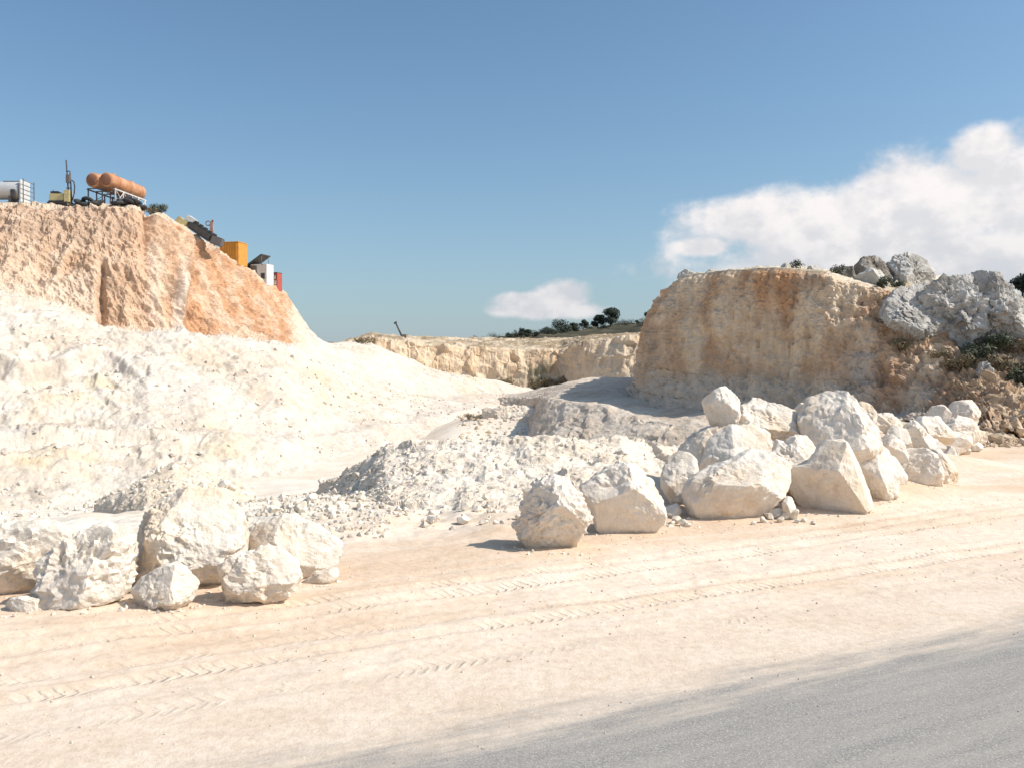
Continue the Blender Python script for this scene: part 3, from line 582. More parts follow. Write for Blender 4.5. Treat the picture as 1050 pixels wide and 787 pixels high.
def hcol(px, D0, y1, D1, y2, D2, D3): return [(px, on_ground(px, D0), D0), (px, y1, D1), (px, y2, D2), (px, on_ground(px, D3), D3)]
V, F, c = heap([hcol(318, 24, 510, 25.5, 508, 27, 29), hcol(345, 19, 506, 22.5, 489, 24.5, 28), hcol(372, 17.2, 500, 20.5, 470, 23.2, 27), hcol(395, 16.4, 500, 18.6, 455, 22.6, 27), hcol(440, 15.6, 500, 18, 449, 22, 27),
                hcol(500, 15.2, 500, 17.6, 447, 21.5, 27), hcol(560, 15.2, 500, 17.4, 447, 21, 26.5), hcol(600, 15.4, 498, 17.4, 449, 20.8, 26),
                hcol(640, 15.8, 495, 17.8, 447, 20.9, 26), hcol(672, 16.4, 492, 18.8, 452, 21.2, 26), hcol(700, 17.6, 488, 19, 460, 21.2, 26), hcol(745, 18.2, 488, 19.6, 474, 21.5, 25), hcol(790, 19, 486, 20.4, 478, 22, 24.5)],
               430, [60, 90, 40], 111, (0.765, 0.68, 0.58), (0.69, 0.59, 0.48), 0.55)
heap_o = tag(link('spoil_heap', mesh_np('spoil_heap', V, F, c, False), M['rubble']), 'long lumpy heap of white crushed rock behind the two lone boulders', 'heap')
HEAP_BVH = BVHTree.FromPolygons([Vector(v) for v in V.tolist()], F.tolist())
V, F, c = heap([hcol(96, 33, 517, 33.5, 516, 34, 36), hcol(125, 30, 507, 32, 499, 34, 37), hcol(150, 28.8, 505, 31, 484, 34, 38), hcol(178, 28.5, 503, 31, 472, 34, 39), hcol(200, 29, 503, 31.5, 476, 34, 39),
                hcol(230, 30, 503, 32, 491, 34, 38), hcol(262, 32, 504, 33.5, 501, 34.5, 37)], 170, [40, 50, 24], 131, (0.72, 0.63, 0.52), (0.62, 0.51, 0.39), 0.5)
heap2 = tag(link('spoil_heap', mesh_np('gravel_heap', V, F, c, False), M['rubble']), 'small cone of loose tan gravel at the foot of the white cliff', 'heap')
HEAP2_BVH = BVHTree.FromPolygons([Vector(v) for v in V.tolist()], F.tolist())
V, F, c = heap([hcol(494, 78, 420, 79, 419, 80, 83), hcol(508, 74, 424, 75.5, 416, 78, 83), hcol(526, 72, 424, 74, 414, 77, 83), hcol(543, 71, 424, 73, 416, 75, 82), hcol(556, 70, 426, 71, 421, 73, 77)],
               90, [20, 24, 14], 151, (0.77, 0.69, 0.59), (0.66, 0.55, 0.43), 0.8)
heap3 = tag(link('spoil_heap', mesh_np('distant_heap', V, F, c, False), M['rubble']), 'low distant rubble heap on the quarry floor beside the shaded ledge', 'heap')

# ------------------------------------------------------------------ boulders
def ico(sub):
    bm = bmesh.new(); bmesh.ops.create_icosphere(bm, subdivisions=sub, radius=1.0); bm.verts.ensure_lookup_table()
    V = np.array([v.co[:] for v in bm.verts]); F = np.array([[v.index for v in f.verts] for f in bm.faces]); bm.free(); return V, F
ICO = {s: ico(s) for s in (1, 2, 3, 4, 5, 6)}
def poly_radius(pts, th):
    r = np.zeros_like(th); n = len(pts); c, s = np.cos(th), np.sin(th)
    for i in range(n):
        a, b = pts[i], pts[(i + 1) % n]; e = b - a; den = c * e[1] - s * e[0]; den = np.where(np.abs(den) < 1e-9, 1e-9, den)
        t = (a[0] * e[1] - a[1] * e[0]) / den; u = (a[0] * s - a[1] * c) / den
        ok = (t > 0) & (u >= -1e-4) & (u <= 1.0001); r = np.where(ok, np.maximum(r, t), r)
    return r
def boulder(outline, D, seed, sub=5, thick=0.9, facets=(), rough=1.0, tint=0.0, nfac=6):
    """outline: photo pixels of the silhouette; D: distance (m) of its middle; facets: (nx, ny, nz, depth) cuts, y<0 towards the road"""
    W = np.array([P(x, y, D) for x, y in outline]); cx = 0.5 * (W[:, 0].min() + W[:, 0].max()); cz = 0.5 * (W[:, 2].min() + W[:, 2].max())
    pts = np.stack([W[:, 0] - cx, W[:, 2] - cz], 1)
    if np.sum(pts[:, 0] * np.roll(pts[:, 1], -1) - pts[:, 1] * np.roll(pts[:, 0], -1)) < 0: pts = pts[::-1]
    th = np.linspace(-math.pi, math.pi, 721)[:-1]; r = poly_radius(pts, th); r[r <= 0] = r[r > 0].mean()
    k = 5; rp = np.pad(r, k, 'wrap'); r = sum(rp[i:i + 720] for i in range(2 * k + 1)) / (2 * k + 1)
    size = 0.5 * (np.ptp(pts[:, 0]) + np.ptp(pts[:, 1])); T = 0.5 * size * thick
    U, F = ICO[sub]; x, y, z = U[:, 0], U[:, 1], U[:, 2]; t = np.arctan2(z, x); rr = np.interp(t, th, r, period=2 * math.pi)
    rho = np.sqrt(x * x + z * z) ** 0.80; yy = np.sign(y) * np.abs(y) ** 0.95
    V = np.stack([rr * rho * np.cos(t), T * yy, rr * rho * np.sin(t)], 1); rng = random.Random(seed)
    fl = [(Vector(f[:3]).normalized(), f[3]) for f in facets]
    nfac += 5
    for i in range(nfac):
        v = Vector((rng.uniform(-1, 1), -rng.uniform(0.55, 1.3) if i < nfac * 0.7 else rng.uniform(0.5, 1), rng.uniform(-0.75, 1))).normalized(); fl.append((v, rng.uniform(0.05, 0.17)))
    for v, dep in fl:
        nn = np.array(v); h = V @ nn; d = h.max() - dep * size; V = V - nn[None, :] * (np.maximum(h - d, 0) * 0.97)[:, None]
    Q = V + seed * 3.7; nr = np.linalg.norm(V, axis=1, keepdims=True); N = V / np.maximum(nr, 1e-6)
    patch = np.clip(0.5 + 2.2 * fbm(Q * 1.6 / size, 3, seed), 0.1, 1)
    g1, g2, gid, gfac = cells(Q * 5.2 / size + fbm(Q * 3 / size, 2, seed + 5)[:, None] * 0.8, seed + 1); k1, k2, kid, kfac = cells(Q * 13 / size, seed + 2); bfac = cells(Q * 2.4 / size + fbm(Q * 2 / size, 2, seed + 6)[:, None] * 0.5, seed + 9)[3]
    d = size * (0.030 * fbm(Q * 2.3 / size, 3, seed + 3) + rough * (0.022 * (gid - 0.5) + 0.06 * gfac) * patch + rough * patch * (0.055 * kfac + 0.014 * (kid - 0.5)) + 0.05 * bfac - 0.025 * rough * np.clip(0.10 - np.abs(fbm(Q * 2.6 / size, 3, seed + 11)) , 0, 1) * (patch > 0.35)) + rough * 0.05 * (0.35 + patch) * fbm(Q * 7, 4, seed + 4, 0.62) * min(size, 1.2)
    V = V + N * d[:, None]
    for ax, src in ((0, pts[:, 0]), (2, pts[:, 1])):               # keep the traced extent
        k0 = (src.max() - src.min()) / np.ptp(V[:, ax]); V[:, ax] = (V[:, ax] - V[:, ax].min()) * k0 + src.min()
    nC = fbm(Q * 1.4, 4, seed + 7); nD = fbm(Q * 5, 3, seed + 8)
    c = mixc(C(0.85, 0.77, 0.675), C(0.80, 0.66, 0.51), np.clip(0.22 + tint + 1.5 * nC + 0.4 * nD, 0, 1))
    return V, F, c, (cx, D, cz), size
BOULDERS = []
def add_boulder(outline, D, seed, label, group=None, **kw):
    V, F, c, loc, size = boulder(outline, D, seed, **kw)
    o = link('boulder', mesh_np('boulder', V, F, c, False), M['boulder'], loc=loc); tag(o, label, 'boulder', group); BOULDERS.append(o); return o
# --- left group
add_boulder([(-58, 560), (-40, 534), (0, 527), (40, 528), (62, 535), (74, 550), (71, 580), (45, 606), (20, 618), (-30, 624), (-55, 605)], 10.2, 1,
            'large cream boulder beyond the pitted one, with a small stone at its foot', facets=[(0.3, -1, -0.8, 0.14), (0, -.5, 1, .03)], nfac=4)
add_boulder([(33, 582), (40, 573), (58, 560), (78, 551), (94, 537), (116, 535), (132, 553), (136, 575), (128, 618), (109, 622), (90, 629), (54, 632), (40, 622), (34, 600)], 9.55, 2,
            'rough pitted boulder leaning against the largest boulder, with a notch in its top', rough=1.9, thick=0.85, nfac=4)
add_boulder([(130, 553), (156, 521), (170, 506), (195, 497), (224, 503), (246, 522), (254, 542), (253, 575), (246, 604), (215, 617), (160, 618), (137, 612), (134, 580)], 10.4, 3,
            'largest boulder of the roadside cluster, with a sheer shaded left side', facets=[(-1, -0.55, 0.15, 0.16), (0.3, -1, 0.9, 0.10)], thick=1.0, nfac=3, rough=1.2, sub=6)
add_boulder([(132, 606), (141, 593), (163, 582), (185, 575), (203, 582), (204, 593), (198, 615), (181, 626), (156, 629.5), (134, 620)], 9.4, 4,
            'small rounded boulder in front of the largest boulder', thick=0.9, tint=0.08)
add_boulder([(219, 589), (223, 575), (235, 566), (261, 557), (286, 559), (308, 575), (309.5, 589), (304, 604), (290, 617), (279, 621.5), (250, 619), (224, 606)], 9.65, 5,
            'smooth egg-shaped boulder with a shadowed hollow beneath', thick=0.85, facets=[(-0.2, -1, -0.9, 0.12), (0, -0.6, 1, 0.08)], nfac=3)
add_boulder([(250, 566), (254, 546), (268, 533), (290, 526), (311, 531), (337, 546), (351, 558), (349, 578), (330, 596), (308, 604), (270, 602)], 10.9, 6,
            'long pale boulder with an ochre underside, behind the egg-shaped one', thick=0.9, facets=[(0.3, -1, -0.7, 0.15), (0, -.7, 1, .08)], nfac=3, tint=0.05)
add_boulder([(306, 600), (326, 586), (344, 581), (348, 588), (342, 596), (322, 603)], 10.5, 7, 'low wedge of stone tucked under the long pale boulder', sub=4, thick=0.9)
add_boulder([(1, 624), (10, 614), (24, 610), (40, 613), (41, 628), (24, 636), (5, 635)], 9.25, 8, 'small grey-white stone on the sand at the foot of the pitted boulder', sub=4, thick=0.8)
# --- two lone boulders
add_boulder([(524, 538), (534, 519), (532, 508), (549, 493), (568, 485), (586, 492), (597, 508), (607, 523), (608, 538), (596, 556), (573, 567), (553, 569.5), (538, 561), (527, 548)], 12.5, 9,
            'lone knobbly boulder casting a shadow across the sand', thick=0.95, rough=1.5, facets=[(-0.15, -1, -0.55, 0.12), (0.75, -0.8, 0.3, 0.1), (-.5, -.6, .7, .06)], nfac=2)
add_boulder([(594, 497), (620, 478), (635, 471), (657, 472), (672, 497), (678, 515), (683, 530), (666, 552), (650, 545), (627, 552), (610, 545), (605, 519)], 13.75, 10,
            'squarish boulder with an arched hollow under its base', thick=0.9, facets=[(-0.45, -1, 0.35, 0.12), (0.6, -0.8, 0.1, 0.08), (0, -1, -.5, .1)], nfac=2, rough=0.8)
# --- right pile, front row
add_boulder([(699, 503), (706, 490), (727, 478), (749, 471), (771, 460), (790, 463), (810, 474), (813, 488), (806, 508), (788, 520), (781, 530), (753, 533), (716, 535.5), (703, 526)], 15.35, 11,
            'broad flat-faced boulder at the front of the pile', facets=[(-0.15, -1, -0.12, 0.13), (0.1, -0.55, 1, 0.10), (0.8, -.7, .1, .08)], nfac=2, rough=0.8)
add_boulder([(813, 496), (816, 481), (829, 477), (838, 464), (849, 450), (866, 451), (879, 469), (887, 488), (896, 510), (893, 524), (879, 530), (846, 530.5), (823, 526), (813, 512)], 15.75, 12,
            'peaked boulder with a sharp ridge falling across its face', facets=[(-0.55, -0.8, 0.55, 0.20), (-0.1, -1, -0.25, 0.10), (0.85, -0.55, 0.35, 0.12)], nfac=1, rough=0.6)
add_boulder([(872, 470), (888, 453), (907, 454), (916, 469), (918, 488), (921, 493), (919, 511), (909, 518), (896, 518), (880, 512), (872, 490)], 16.8, 13,
            'upright slab-sided boulder wedged behind the peaked one', facets=[(0.55, -1, 0.1, 0.1)], nfac=3, rough=0.8)
add_boulder([(916.5, 470), (926, 460), (946, 458), (959, 464), (963, 484), (964, 503), (954, 511), (935, 510), (921, 501), (917, 485)], 18.0, 14,
            'rounded cream boulder standing clear with shadow at its foot', tint=0.1, nfac=5, rough=0.7)
add_boulder([(950, 470), (956, 459), (967, 459), (975, 469), (983, 488), (978, 500), (965, 504), (953, 498)], 18.9, 15, 'narrow boulder leaning behind the rounded cream one', nfac=4, sub=4, thick=1.1)
# --- right pile, upper and behind
add_boulder([(720.5, 412), (728, 399), (738, 395.5), (753, 402), (761, 413), (760, 427), (754, 437), (730, 438), (723, 424)], 17.35, 16,
            'round boulder perched alone on top of the pile', tint=0.1, nfac=5)
add_boulder([(757, 430), (760, 415), (773, 407), (794, 412), (816, 421), (824, 433), (822, 455), (806, 468), (775, 468), (760, 455)], 17.7, 17,
            'wide boulder atop the pile beside the perched round one', facets=[(0, -1, -.1, .08), (0, -.5, 1, .08)], nfac=3)
add_boulder([(716, 490), (724, 460), (730, 443), (745, 434), (775, 435), (787, 448), (785, 470), (770, 500), (735, 505)], 16.7, 18,
            'grey-sided boulder carrying the perched round one', facets=[(-0.7, -0.8, -0.1, 0.16), (0.3, -0.7, 0.8, 0.12)], nfac=2)
add_boulder([(686, 480), (696, 459), (717, 440), (734, 436), (740, 460), (732, 495), (712, 512), (692, 508)], 17.3, 19, 'grey-white boulder at the heap end of the pile, under the perched one', nfac=4, tint=.05)
add_boulder([(677, 490), (684, 468), (700, 462), (716, 470), (717, 495), (704, 517), (686, 516), (679, 505)], 16.3, 20, 'shaded tan block low between the squarish and flat-faced boulders', nfac=5, tint=0.2, sub=4)
add_boulder([(818, 440), (830, 416), (842, 404), (857, 399.5), (868, 408), (880, 425), (895, 441), (902, 462), (890, 492), (850, 495), (826, 480)], 17.2, 21,
            'tallest boulder at the crest of the pile, behind the peaked one', rough=0.6, facets=[(-0.6, -0.8, 0.4, 0.14), (0.5, -0.8, 0.5, 0.1)], nfac=2)
add_boulder([(784, 468), (803, 450), (826, 445), (840, 452), (842, 475), (836, 500), (810, 505), (790, 490)], 16.5, 22, 'jagged boulder filling the gap between flat-faced and peaked boulders', nfac=4, rough=1.5)
add_boulder([(810, 432), (817, 416), (829, 411.5), (840, 420), (842, 445), (820, 452)], 18.4, 23, 'small boulder showing behind the crest boulder, beside the wide one', sub=4, nfac=4)
add_boulder([(870, 420), (882, 411), (893, 413.5), (900, 424), (900, 445), (880, 450)], 19.6, 24, 'brownish boulder behind the crest of the pile', sub=4, tint=0.35, nfac=4)
add_boulder([(876, 432), (887, 426), (896, 434), (902, 450), (890, 465), (876, 455)], 18.6, 25, 'little wedge stone beneath the brownish boulder', sub=4, nfac=4)
add_boulder([(886, 432), (897, 423), (920, 422.5), (934, 430), (934, 450), (918, 468), (895, 465)], 19.9, 26, 'long smooth boulder lying along the back of the pile', sub=5, nfac=3, facets=[(0, -.6, 1, .1)])
add_boulder([(921, 450), (928, 434), (942, 430), (953, 438), (958, 455), (955, 472), (930, 475)], 19.6, 27, 'blocky boulder above the rounded cream one', sub=5, nfac=5)
add_boulder([(896, 455), (912, 443.5), (924, 450), (930, 470), (925, 490), (905, 490)], 18.2, 28, 'pale boulder squeezed above the upright slab-sided one', sub=4, nfac=4)
add_boulder([(955, 452), (967, 442), (984, 442), (997, 451), (992, 459), (977, 468.5), (958, 464)], 26.2, 29, 'flat-topped pale boulder at the far end of the row', sub=4, nfac=3, facets=[(0, -0.3, 1, 0.08)], thick=1.0)
add_boulder([(931, 440), (945, 426), (965, 427), (980, 438), (978, 455), (945, 462)], 25.0, 30, 'wide low boulder between the blocky and flat-topped ones', sub=4, nfac=5)
add_boulder([(949, 426), (957, 416), (968, 414.5), (974, 422), (972, 440), (953, 442)], 27.6, 31, 'small round boulder behind the wide low one', sub=4, nfac=4)
add_boulder([(970, 428), (980, 412), (1000, 409.5), (1003, 418), (1002, 438), (980, 445)], 28.2, 32, 'grey angular boulder topping the far end of the row', sub=4, nfac=5)
add_boulder([(968, 440), (983, 425), (998, 428), (1006, 439), (1006, 452), (985, 458)], 27.2, 33, 'leaning slab below the grey angular boulder', sub=4, nfac=4)

add_boulder([(752, 452), (762, 438), (785, 440), (796, 452), (794, 478), (765, 484), (752, 470)], 16.9, 34, 'pale block packed between the grey-sided and jagged boulders', sub=4, nfac=4)
add_boulder([(896, 474), (905, 464), (922, 468), (930, 486), (924, 502), (902, 500)], 17.6, 35, 'block showing in the gap behind the rounded cream boulder', sub=4, nfac=4)
add_boulder([(908, 444), (918, 436), (930, 440), (934, 458), (922, 470), (910, 462)], 19.2, 36, 'small block nested under the long smooth boulder', sub=4, nfac=4)
add_boulder([(802, 516), (806, 508), (813, 509), (817, 519), (815, 529), (804, 528)], 15.0, 37, 'thin upright chip standing between the flat-faced and peaked boulders', sub=4, nfac=4, thick=.7)
add_boulder([(936, 455), (945, 447), (960, 450), (966, 462), (955, 470), (940, 468)], 23.0, 38, 'flat stone lying behind the rounded cream boulder', sub=4, nfac=3)
add_boulder([(990, 444), (998, 437), (1008, 441), (1012, 452), (1000, 458), (991, 455)], 28.6, 39, 'small block at the very end of the row beside the scree', sub=4, nfac=4)
# ------------------------------------------------------------------ loose stones and gravel
rng = random.Random(5)
STONES, TANS = [], []
for k in range(7):
    U, F = ICO[3]; V = U.copy(); r = random.Random(100 + k)
    for _ in range(14):
        n = np.array(Vector((r.uniform(-1, 1), r.uniform(-1, 1), r.uniform(-1, 1))).normalized()); h = V @ n; V = V - n * (np.maximum(h - r.uniform(0.42, 0.72), 0) * 0.98)[:, None]
    V = V * np.array((1, r.uniform(0.7, 0.95), r.uniform(0.6, 0.8))); nrm = V / np.linalg.norm(V, axis=1, keepdims=True); V = V + nrm * (0.07 * fbm(V * 2 + k, 4, 200 + k))[:, None]
    cc = mixc(C(0.78, 0.73, 0.655), C(0.66, 0.57, 0.46), np.clip(0.35 + 1.6 * fbm(V * 1.5 + k * 3, 3, 300 + k), 0, 1))
    me = mesh_np('stone', V, F, cc, False); me.materials.append(M['rubble']); STONES.append(me)
    me = mesh_np('tan_stone', V, F, cc * C(0.82, 0.72, 0.60), False); me.materials.append(M['rubble']); TANS.append(me)
BV_ALL = [HEAP_BVH, HEAP2_BVH, CLIFF_BVH, MESA_BVH]
def surf_z(x, y):
    z = float(ground_h(np.array([x]), np.array([y]))[0])
    for b in BV_ALL:
        h = b.ray_cast(Vector((x, y, 60)), Vector((0, 0, -1)))[0]
        if h is not None and h.z > z: z = h.z
    return z
def add_stone(x, y, size, label, group):
    z = surf_z(x, y); o = bpy.data.objects.new('loose_stone', rng.choice(TANS if label.startswith('tan') else STONES)); col.objects.link(o)
    o.location = (x, y, z + size * 0.22); o.scale = (size * .5,) * 3; o.rotation_euler = (rng.uniform(-.5, .5), rng.uniform(-.5, .5), rng.uniform(0, 6.28))
    tag(o, label, 'stone', group); return o
def in_px(px, D): return (px - CX) / F_PX * D
for _ in range(46):
    D = rng.uniform(15.5, 30); px = rng.uniform(262, 372); add_stone(in_px(px, D), D, rng.uniform(0.16, 0.42), 'angular white stone in the rubble between the left cluster and the heap', 'rubble stones beside the heap')
for _ in range(26):
    D = rng.uniform(14.2, 16.8); px = rng.uniform(395, 560); add_stone(in_px(px, D), D, rng.uniform(0.12, 0.28), 'pale fist-sized stone scattered along the foot of the long heap', 'stones at the foot of the heap')
for px, D, s in [(790, 15.0, .26), (798, 15.1, .32), (806, 15.0, .22), (801, 14.75, .2), (814, 15.0, .34), (818, 14.7, .14), (783, 14.7, .18), (824, 14.8, .16), (694, 14.6, .26), (700, 14.4, .2), (689, 14.4, .15), (706, 14.3, .13), (774, 14.5, .12), (835, 14.6, .13)]:
    add_stone(in_px(px, D), D, s, 'small broken chip on the sand below the boulder pile', 'chips below the pile')
for px, D, sz in [(722, 15.9, .5), (690, 15.2, .45), (742, 16.2, .6), (790, 16.0, .5), (828, 16.4, .55), (868, 16.5, .5), (908, 17.3, .5), (932, 18.8, .5), (945, 19.4, .6), (966, 19.6, .45), (902, 18.9, .6), (880, 18.2, .55), (846, 18.6, .6), (960, 22.0, .7), (974, 24.2, .7), (940, 21, .6), (1002, 27.6, .6), (988, 26.4, .5)]:
    add_stone(in_px(px, D), D, sz, 'middling pale rock wedged among the boulders of the pile', 'middling rocks in the pile')
for _ in range(30):
    px = rng.uniform(1003, 1060); D = rng.uniform(30, 41); add_stone(in_px(px, D), D, rng.uniform(0.25, 0.6), 'tan stone on the scree slope beyond the far end of the boulder row', 'stones on the scree')
for _ in range(34):
    px = rng.uniform(-20, 255); D = rng.uniform(26, 36); add_stone(in_px(px, D), D, rng.uniform(0.25, 0.7), 'broken white stone at the foot of the white cliff', 'stones at the cliff foot')

def scatter(name, pts, sizes, seed, ca, cb, sub=1, stretch=None, ang=None):
    """many small stones joined in one mesh"""
    r = np.random.default_rng(seed); U, F = ICO[sub]; n = len(pts); nv = len(U)
    V = np.repeat(U[None], n, 0) * (1 + 0.35 * r.uniform(-1, 1, (n, nv, 1))) * r.uniform(0.55, 1.1, (n, 1, 3))
    if stretch is not None: V = V * np.asarray(stretch)[None, None, :]
    a = r.uniform(0, 6.28, n) if ang is None else np.asarray(ang); ca_, sa_ = np.cos(a), np.sin(a); X = V[..., 0] * ca_[:, None] - V[..., 1] * sa_[:, None]; Y = V[..., 0] * sa_[:, None] + V[..., 1] * ca_[:, None]
    V = np.stack([X, Y, V[..., 2]], 2) * (np.asarray(sizes)[:, None, None] * 0.5) + np.asarray(pts)[:, None, :]
    FF = (F[None] + (np.arange(n) * nv)[:, None, None]).reshape(-1, 3); t = np.repeat(r.uniform(0, 1, n), nv)
    return mesh_np(name, V.reshape(-1, 3), FF, mixc(C(*ca), C(*cb), t), smooth=False)
R = np.random.default_rng(11)
def bvh_pts(x, y):
    z = ground_h(x, y)
    for i in range(len(x)):
        for b in BV_ALL:
            h = b.ray_cast(Vector((x[i], y[i], 60)), Vector((0, 0, -1)))[0]
            if h is not None and h.z > z[i]: z[i] = h.z
    return np.stack([x, y, z], 1)
n = 2600; D = R.uniform(13.2, 30, n); px = R.uniform(225, 400, n); xs = (px - CX) / F_PX * D
tag(link('rubble', scatter('rubble', bvh_pts(xs, D), R.uniform(0.03, 0.17, n) ** 1.0, 1, (0.76, 0.70, 0.62), (0.52, 0.44, 0.35)), M['rubble']), 'fine rubble spread between the left boulders and the heap', 'rubble', kind='stuff')
n = 2000; D = R.uniform(14.2, 22.5, n); px = R.uniform(360, 720, n); xs = (px - CX) / F_PX * D
tag(link('heap_rubble', scatter('heap_rubble', bvh_pts(xs, D) - np.array((0, 0, 0.02)), 0.025 + 0.17 * R.uniform(0, 1, n) ** 5, 2, (0.765, 0.68, 0.58), (0.69, 0.59, 0.48)), M['rubble']), 'crumbly white fragments lying over the long heap', 'rubble', kind='stuff')
n = 1500; D = R.uniform(25, 40, n); px = R.uniform(-60, 270, n); xs = (px - CX) / F_PX * D
tag(link('cliff_foot_rubble', scatter('cliff_foot_rubble', bvh_pts(xs, D), 0.06 + 0.30 * R.uniform(0, 1, n) ** 2.5, 3, (0.79, 0.745, 0.675), (0.64, 0.55, 0.45)), M['rubble']), 'broken fragments along the foot of the white cliff', 'rubble', kind='stuff')
n = 1100; D = R.uniform(29, 43, n); px = R.uniform(985, 1090, n); xs = (px - CX) / F_PX * D
tag(link('scree', scatter('scree', bvh_pts(xs, D), 0.06 + 0.30 * R.uniform(0, 1, n) ** 2.2, 4, (0.62, 0.49, 0.36), (0.46, 0.33, 0.23)), M['rubble']), 'tan scree spilling from the dark scrub to the dirt', 'scree', kind='stuff')
n = 1000; D = R.uniform(58, 112, n); px = R.uniform(470, 600, n); xs = (px - CX) / F_PX * D
def flat_pts(x, y): return np.stack([x, y, ground_h(x, y)], 1)
tag(link('floor_rubble', scatter('floor_rubble', flat_pts(xs, D), 0.15 + 0.5 * R.uniform(0, 1, n) ** 2.5, 6, (0.74, 0.67, 0.57), (0.58, 0.45, 0.32)), M['rubble']), 'stones strewn over the distant quarry floor', 'rubble', kind='stuff')
sel = SLOPE_V[R.integers(0, len(SLOPE_V), 5500)]; spx, spy = proj(sel); keep = (spx > -80) & (spx < 520) & (R.uniform(0, 1, len(sel)) < np.clip(0.5 + 2.5 * fbm(sel * 0.2, 3, 77), 0.08, 1)); sel = sel[keep]
tag(link('slope_fragments', scatter('slope_fragments', sel + R.uniform(-.08, .08, sel.shape), 0.08 + 0.42 * R.uniform(0, 1, len(sel)) ** 4, 12, (0.74, 0.67, 0.59), (0.67, 0.585, 0.49)), M['rubble']), 'broken chips clinging all over the white slope', 'rubble', kind='stuff')
cx_, cy_, cs_ = [], [], []
for b_ in BOULDERS[:15]:
    r_ = max(b_.dimensions.x, 0.5) * 0.5; ty = max(b_.dimensions.y, 0.5) * 0.5
    for k in range(34):
        t_ = R.uniform(math.pi * 0.95, math.pi * 2.05); e_ = 0.85 + 0.45 * R.uniform() ** 2
        cx_.append(b_.location.x + math.cos(t_) * r_ * e_); cy_.append(b_.location.y + math.sin(t_) * ty * e_); cs_.append(0.015 + 0.075 * R.uniform() ** 4)
tag(link('shed_chips', scatter('shed_chips', flat_pts(np.array(cx_), np.array(cy_)), cs_, 13, (0.80, 0.72, 0.63), (0.70, 0.59, 0.47)), M['rubble']), 'small chips shed on the sand round the front boulders', 'rubble', kind='stuff')
# clods pressed up along the tyre tracks, and loose grit on the dirt
xs, ys, zs = np.zeros(0), np.zeros(0), np.zeros(0)
n = 6500; a = R.uniform(-9, 24, n); q = 5.7 + 5.6 * R.uniform(0, 1, n) ** 0.75
gx_, gy_ = a * ROAD_D[0] + q * ROAD_N[0], a * ROAD_D[1] + q * ROAD_N[1]
ok = gy_ > 4.5; xs = np.concatenate([xs, gx_[ok]]); ys = np.concatenate([ys, gy_[ok]]); zs = np.concatenate([zs, 0.008 + 0.032 * R.uniform(0, 1, ok.sum()) ** 4])
tag(link('dirt_clods', scatter('dirt_clods', flat_pts(xs, ys), zs, 7, (0.74, 0.63, 0.50), (0.62, 0.50, 0.38)), M['rubble']), 'clods and grit pressed up along the tyre tracks in the sand', 'gravel', kind='stuff')
n = 700; a = R.uniform(-4, 14, n); q = 5.6 - 3.5 * R.uniform(0, 1, n) ** 1.5
pts = np.stack([a * ROAD_D[0] + q * ROAD_N[0], a * ROAD_D[1] + q * ROAD_N[1], np.full(n, 0.006)], 1)
tag(link('road_grit', scatter('road_grit', pts, 0.006 + 0.016 * R.uniform(0, 1, n) ** 3, 8, (0.66, 0.60, 0.52), (0.40, 0.36, 0.32)), M['rubble']), 'loose pale grit scattered over the asphalt', 'gravel', kind='stuff')

# ------------------------------------------------------------------ grey outcrop on the mesa
def outcrop(outline, D, seed, label, thick=1.1, sub=5, ca=(0.65, 0.615, 0.57), cb=(0.42, 0.395, 0.36), white=0.3, facets=(), nfac=7, group=None):
    V, F, c, loc, size = boulder(outline, D, seed, sub=sub, thick=thick, facets=facets, nfac=nfac, rough=1.6)
    Q = V + seed * 2.1; nC = fbm(Q * 1.1, 4, seed + 20); nD = fbm(Q * np.array((1.2, 1.2, 2.2)) * 0.9, 4, seed + 21, 0.6)
    f1, f2, idd, fac = cells(Q * np.array((0.8, 0.8, 0.55)) + nC[:, None], seed + 22); N = V / np.maximum(np.linalg.norm(V, axis=1, keepdims=True), 1e-6)
    V = V + N * (size * 0.05 * (idd - 0.5) + 0.14 * size * fac * 0.6 - 0.35 * size * np.clip(0.09 - (f2 - f1), 0, 1) + 0.10 * nC)[:, None]
    c = mixc(C(*ca), C(*cb), np.clip(0.35 + 2.0 * nC, 0, 1)); c = mixc(c, C(0.66, 0.63, 0.58), np.clip((nD - 0.12 + white * 0.5) * 3.0, 0, 0.9))
    o = link('rock_outcrop', mesh_np('rock_outcrop', V, F, c, False), M['outcrop'], loc=loc); tag(o, label, 'rock', group); return o
outcrop([(900, 326), (910, 306), (928, 294), (958, 287), (980, 296), (984, 330), (968, 358), (928, 352)], 48.6, 401,
        'low grey shoulder of the crag, streaked white, above the rusty face', thick=0.8, sub=6, facets=[(-0.5, -0.8, 0.5, 0.12), (.5, -.9, .3, .1), (0, -1, .1, .06)], nfac=3, white=0.3)
outcrop([(938, 304), (960, 286), (985, 280), (1008, 279), (1024, 296), (1030, 340), (1018, 368), (968, 368), (944, 345)], 48.3, 431,
        'massive middle block of the grey limestone crag', thick=0.8, sub=6, facets=[(-0.55, -0.8, 0.4, 0.12), (.6, -.8, .3, .12), (0, -.9, .6, .08)], nfac=3, white=0.3)
outcrop([(984, 306), (992, 286), (1008, 277), (1024, 280), (1038, 298), (1050, 322), (1062, 350), (1052, 376), (1014, 374), (992, 350)], 47.8, 433,
        'tall fissured end block of the grey limestone crag', thick=0.9, sub=6, facets=[(-0.6, -0.8, 0.3, 0.14), (.5, -.8, .3, .12), (0.1, -1, .3, .08)], nfac=3, white=0.3)
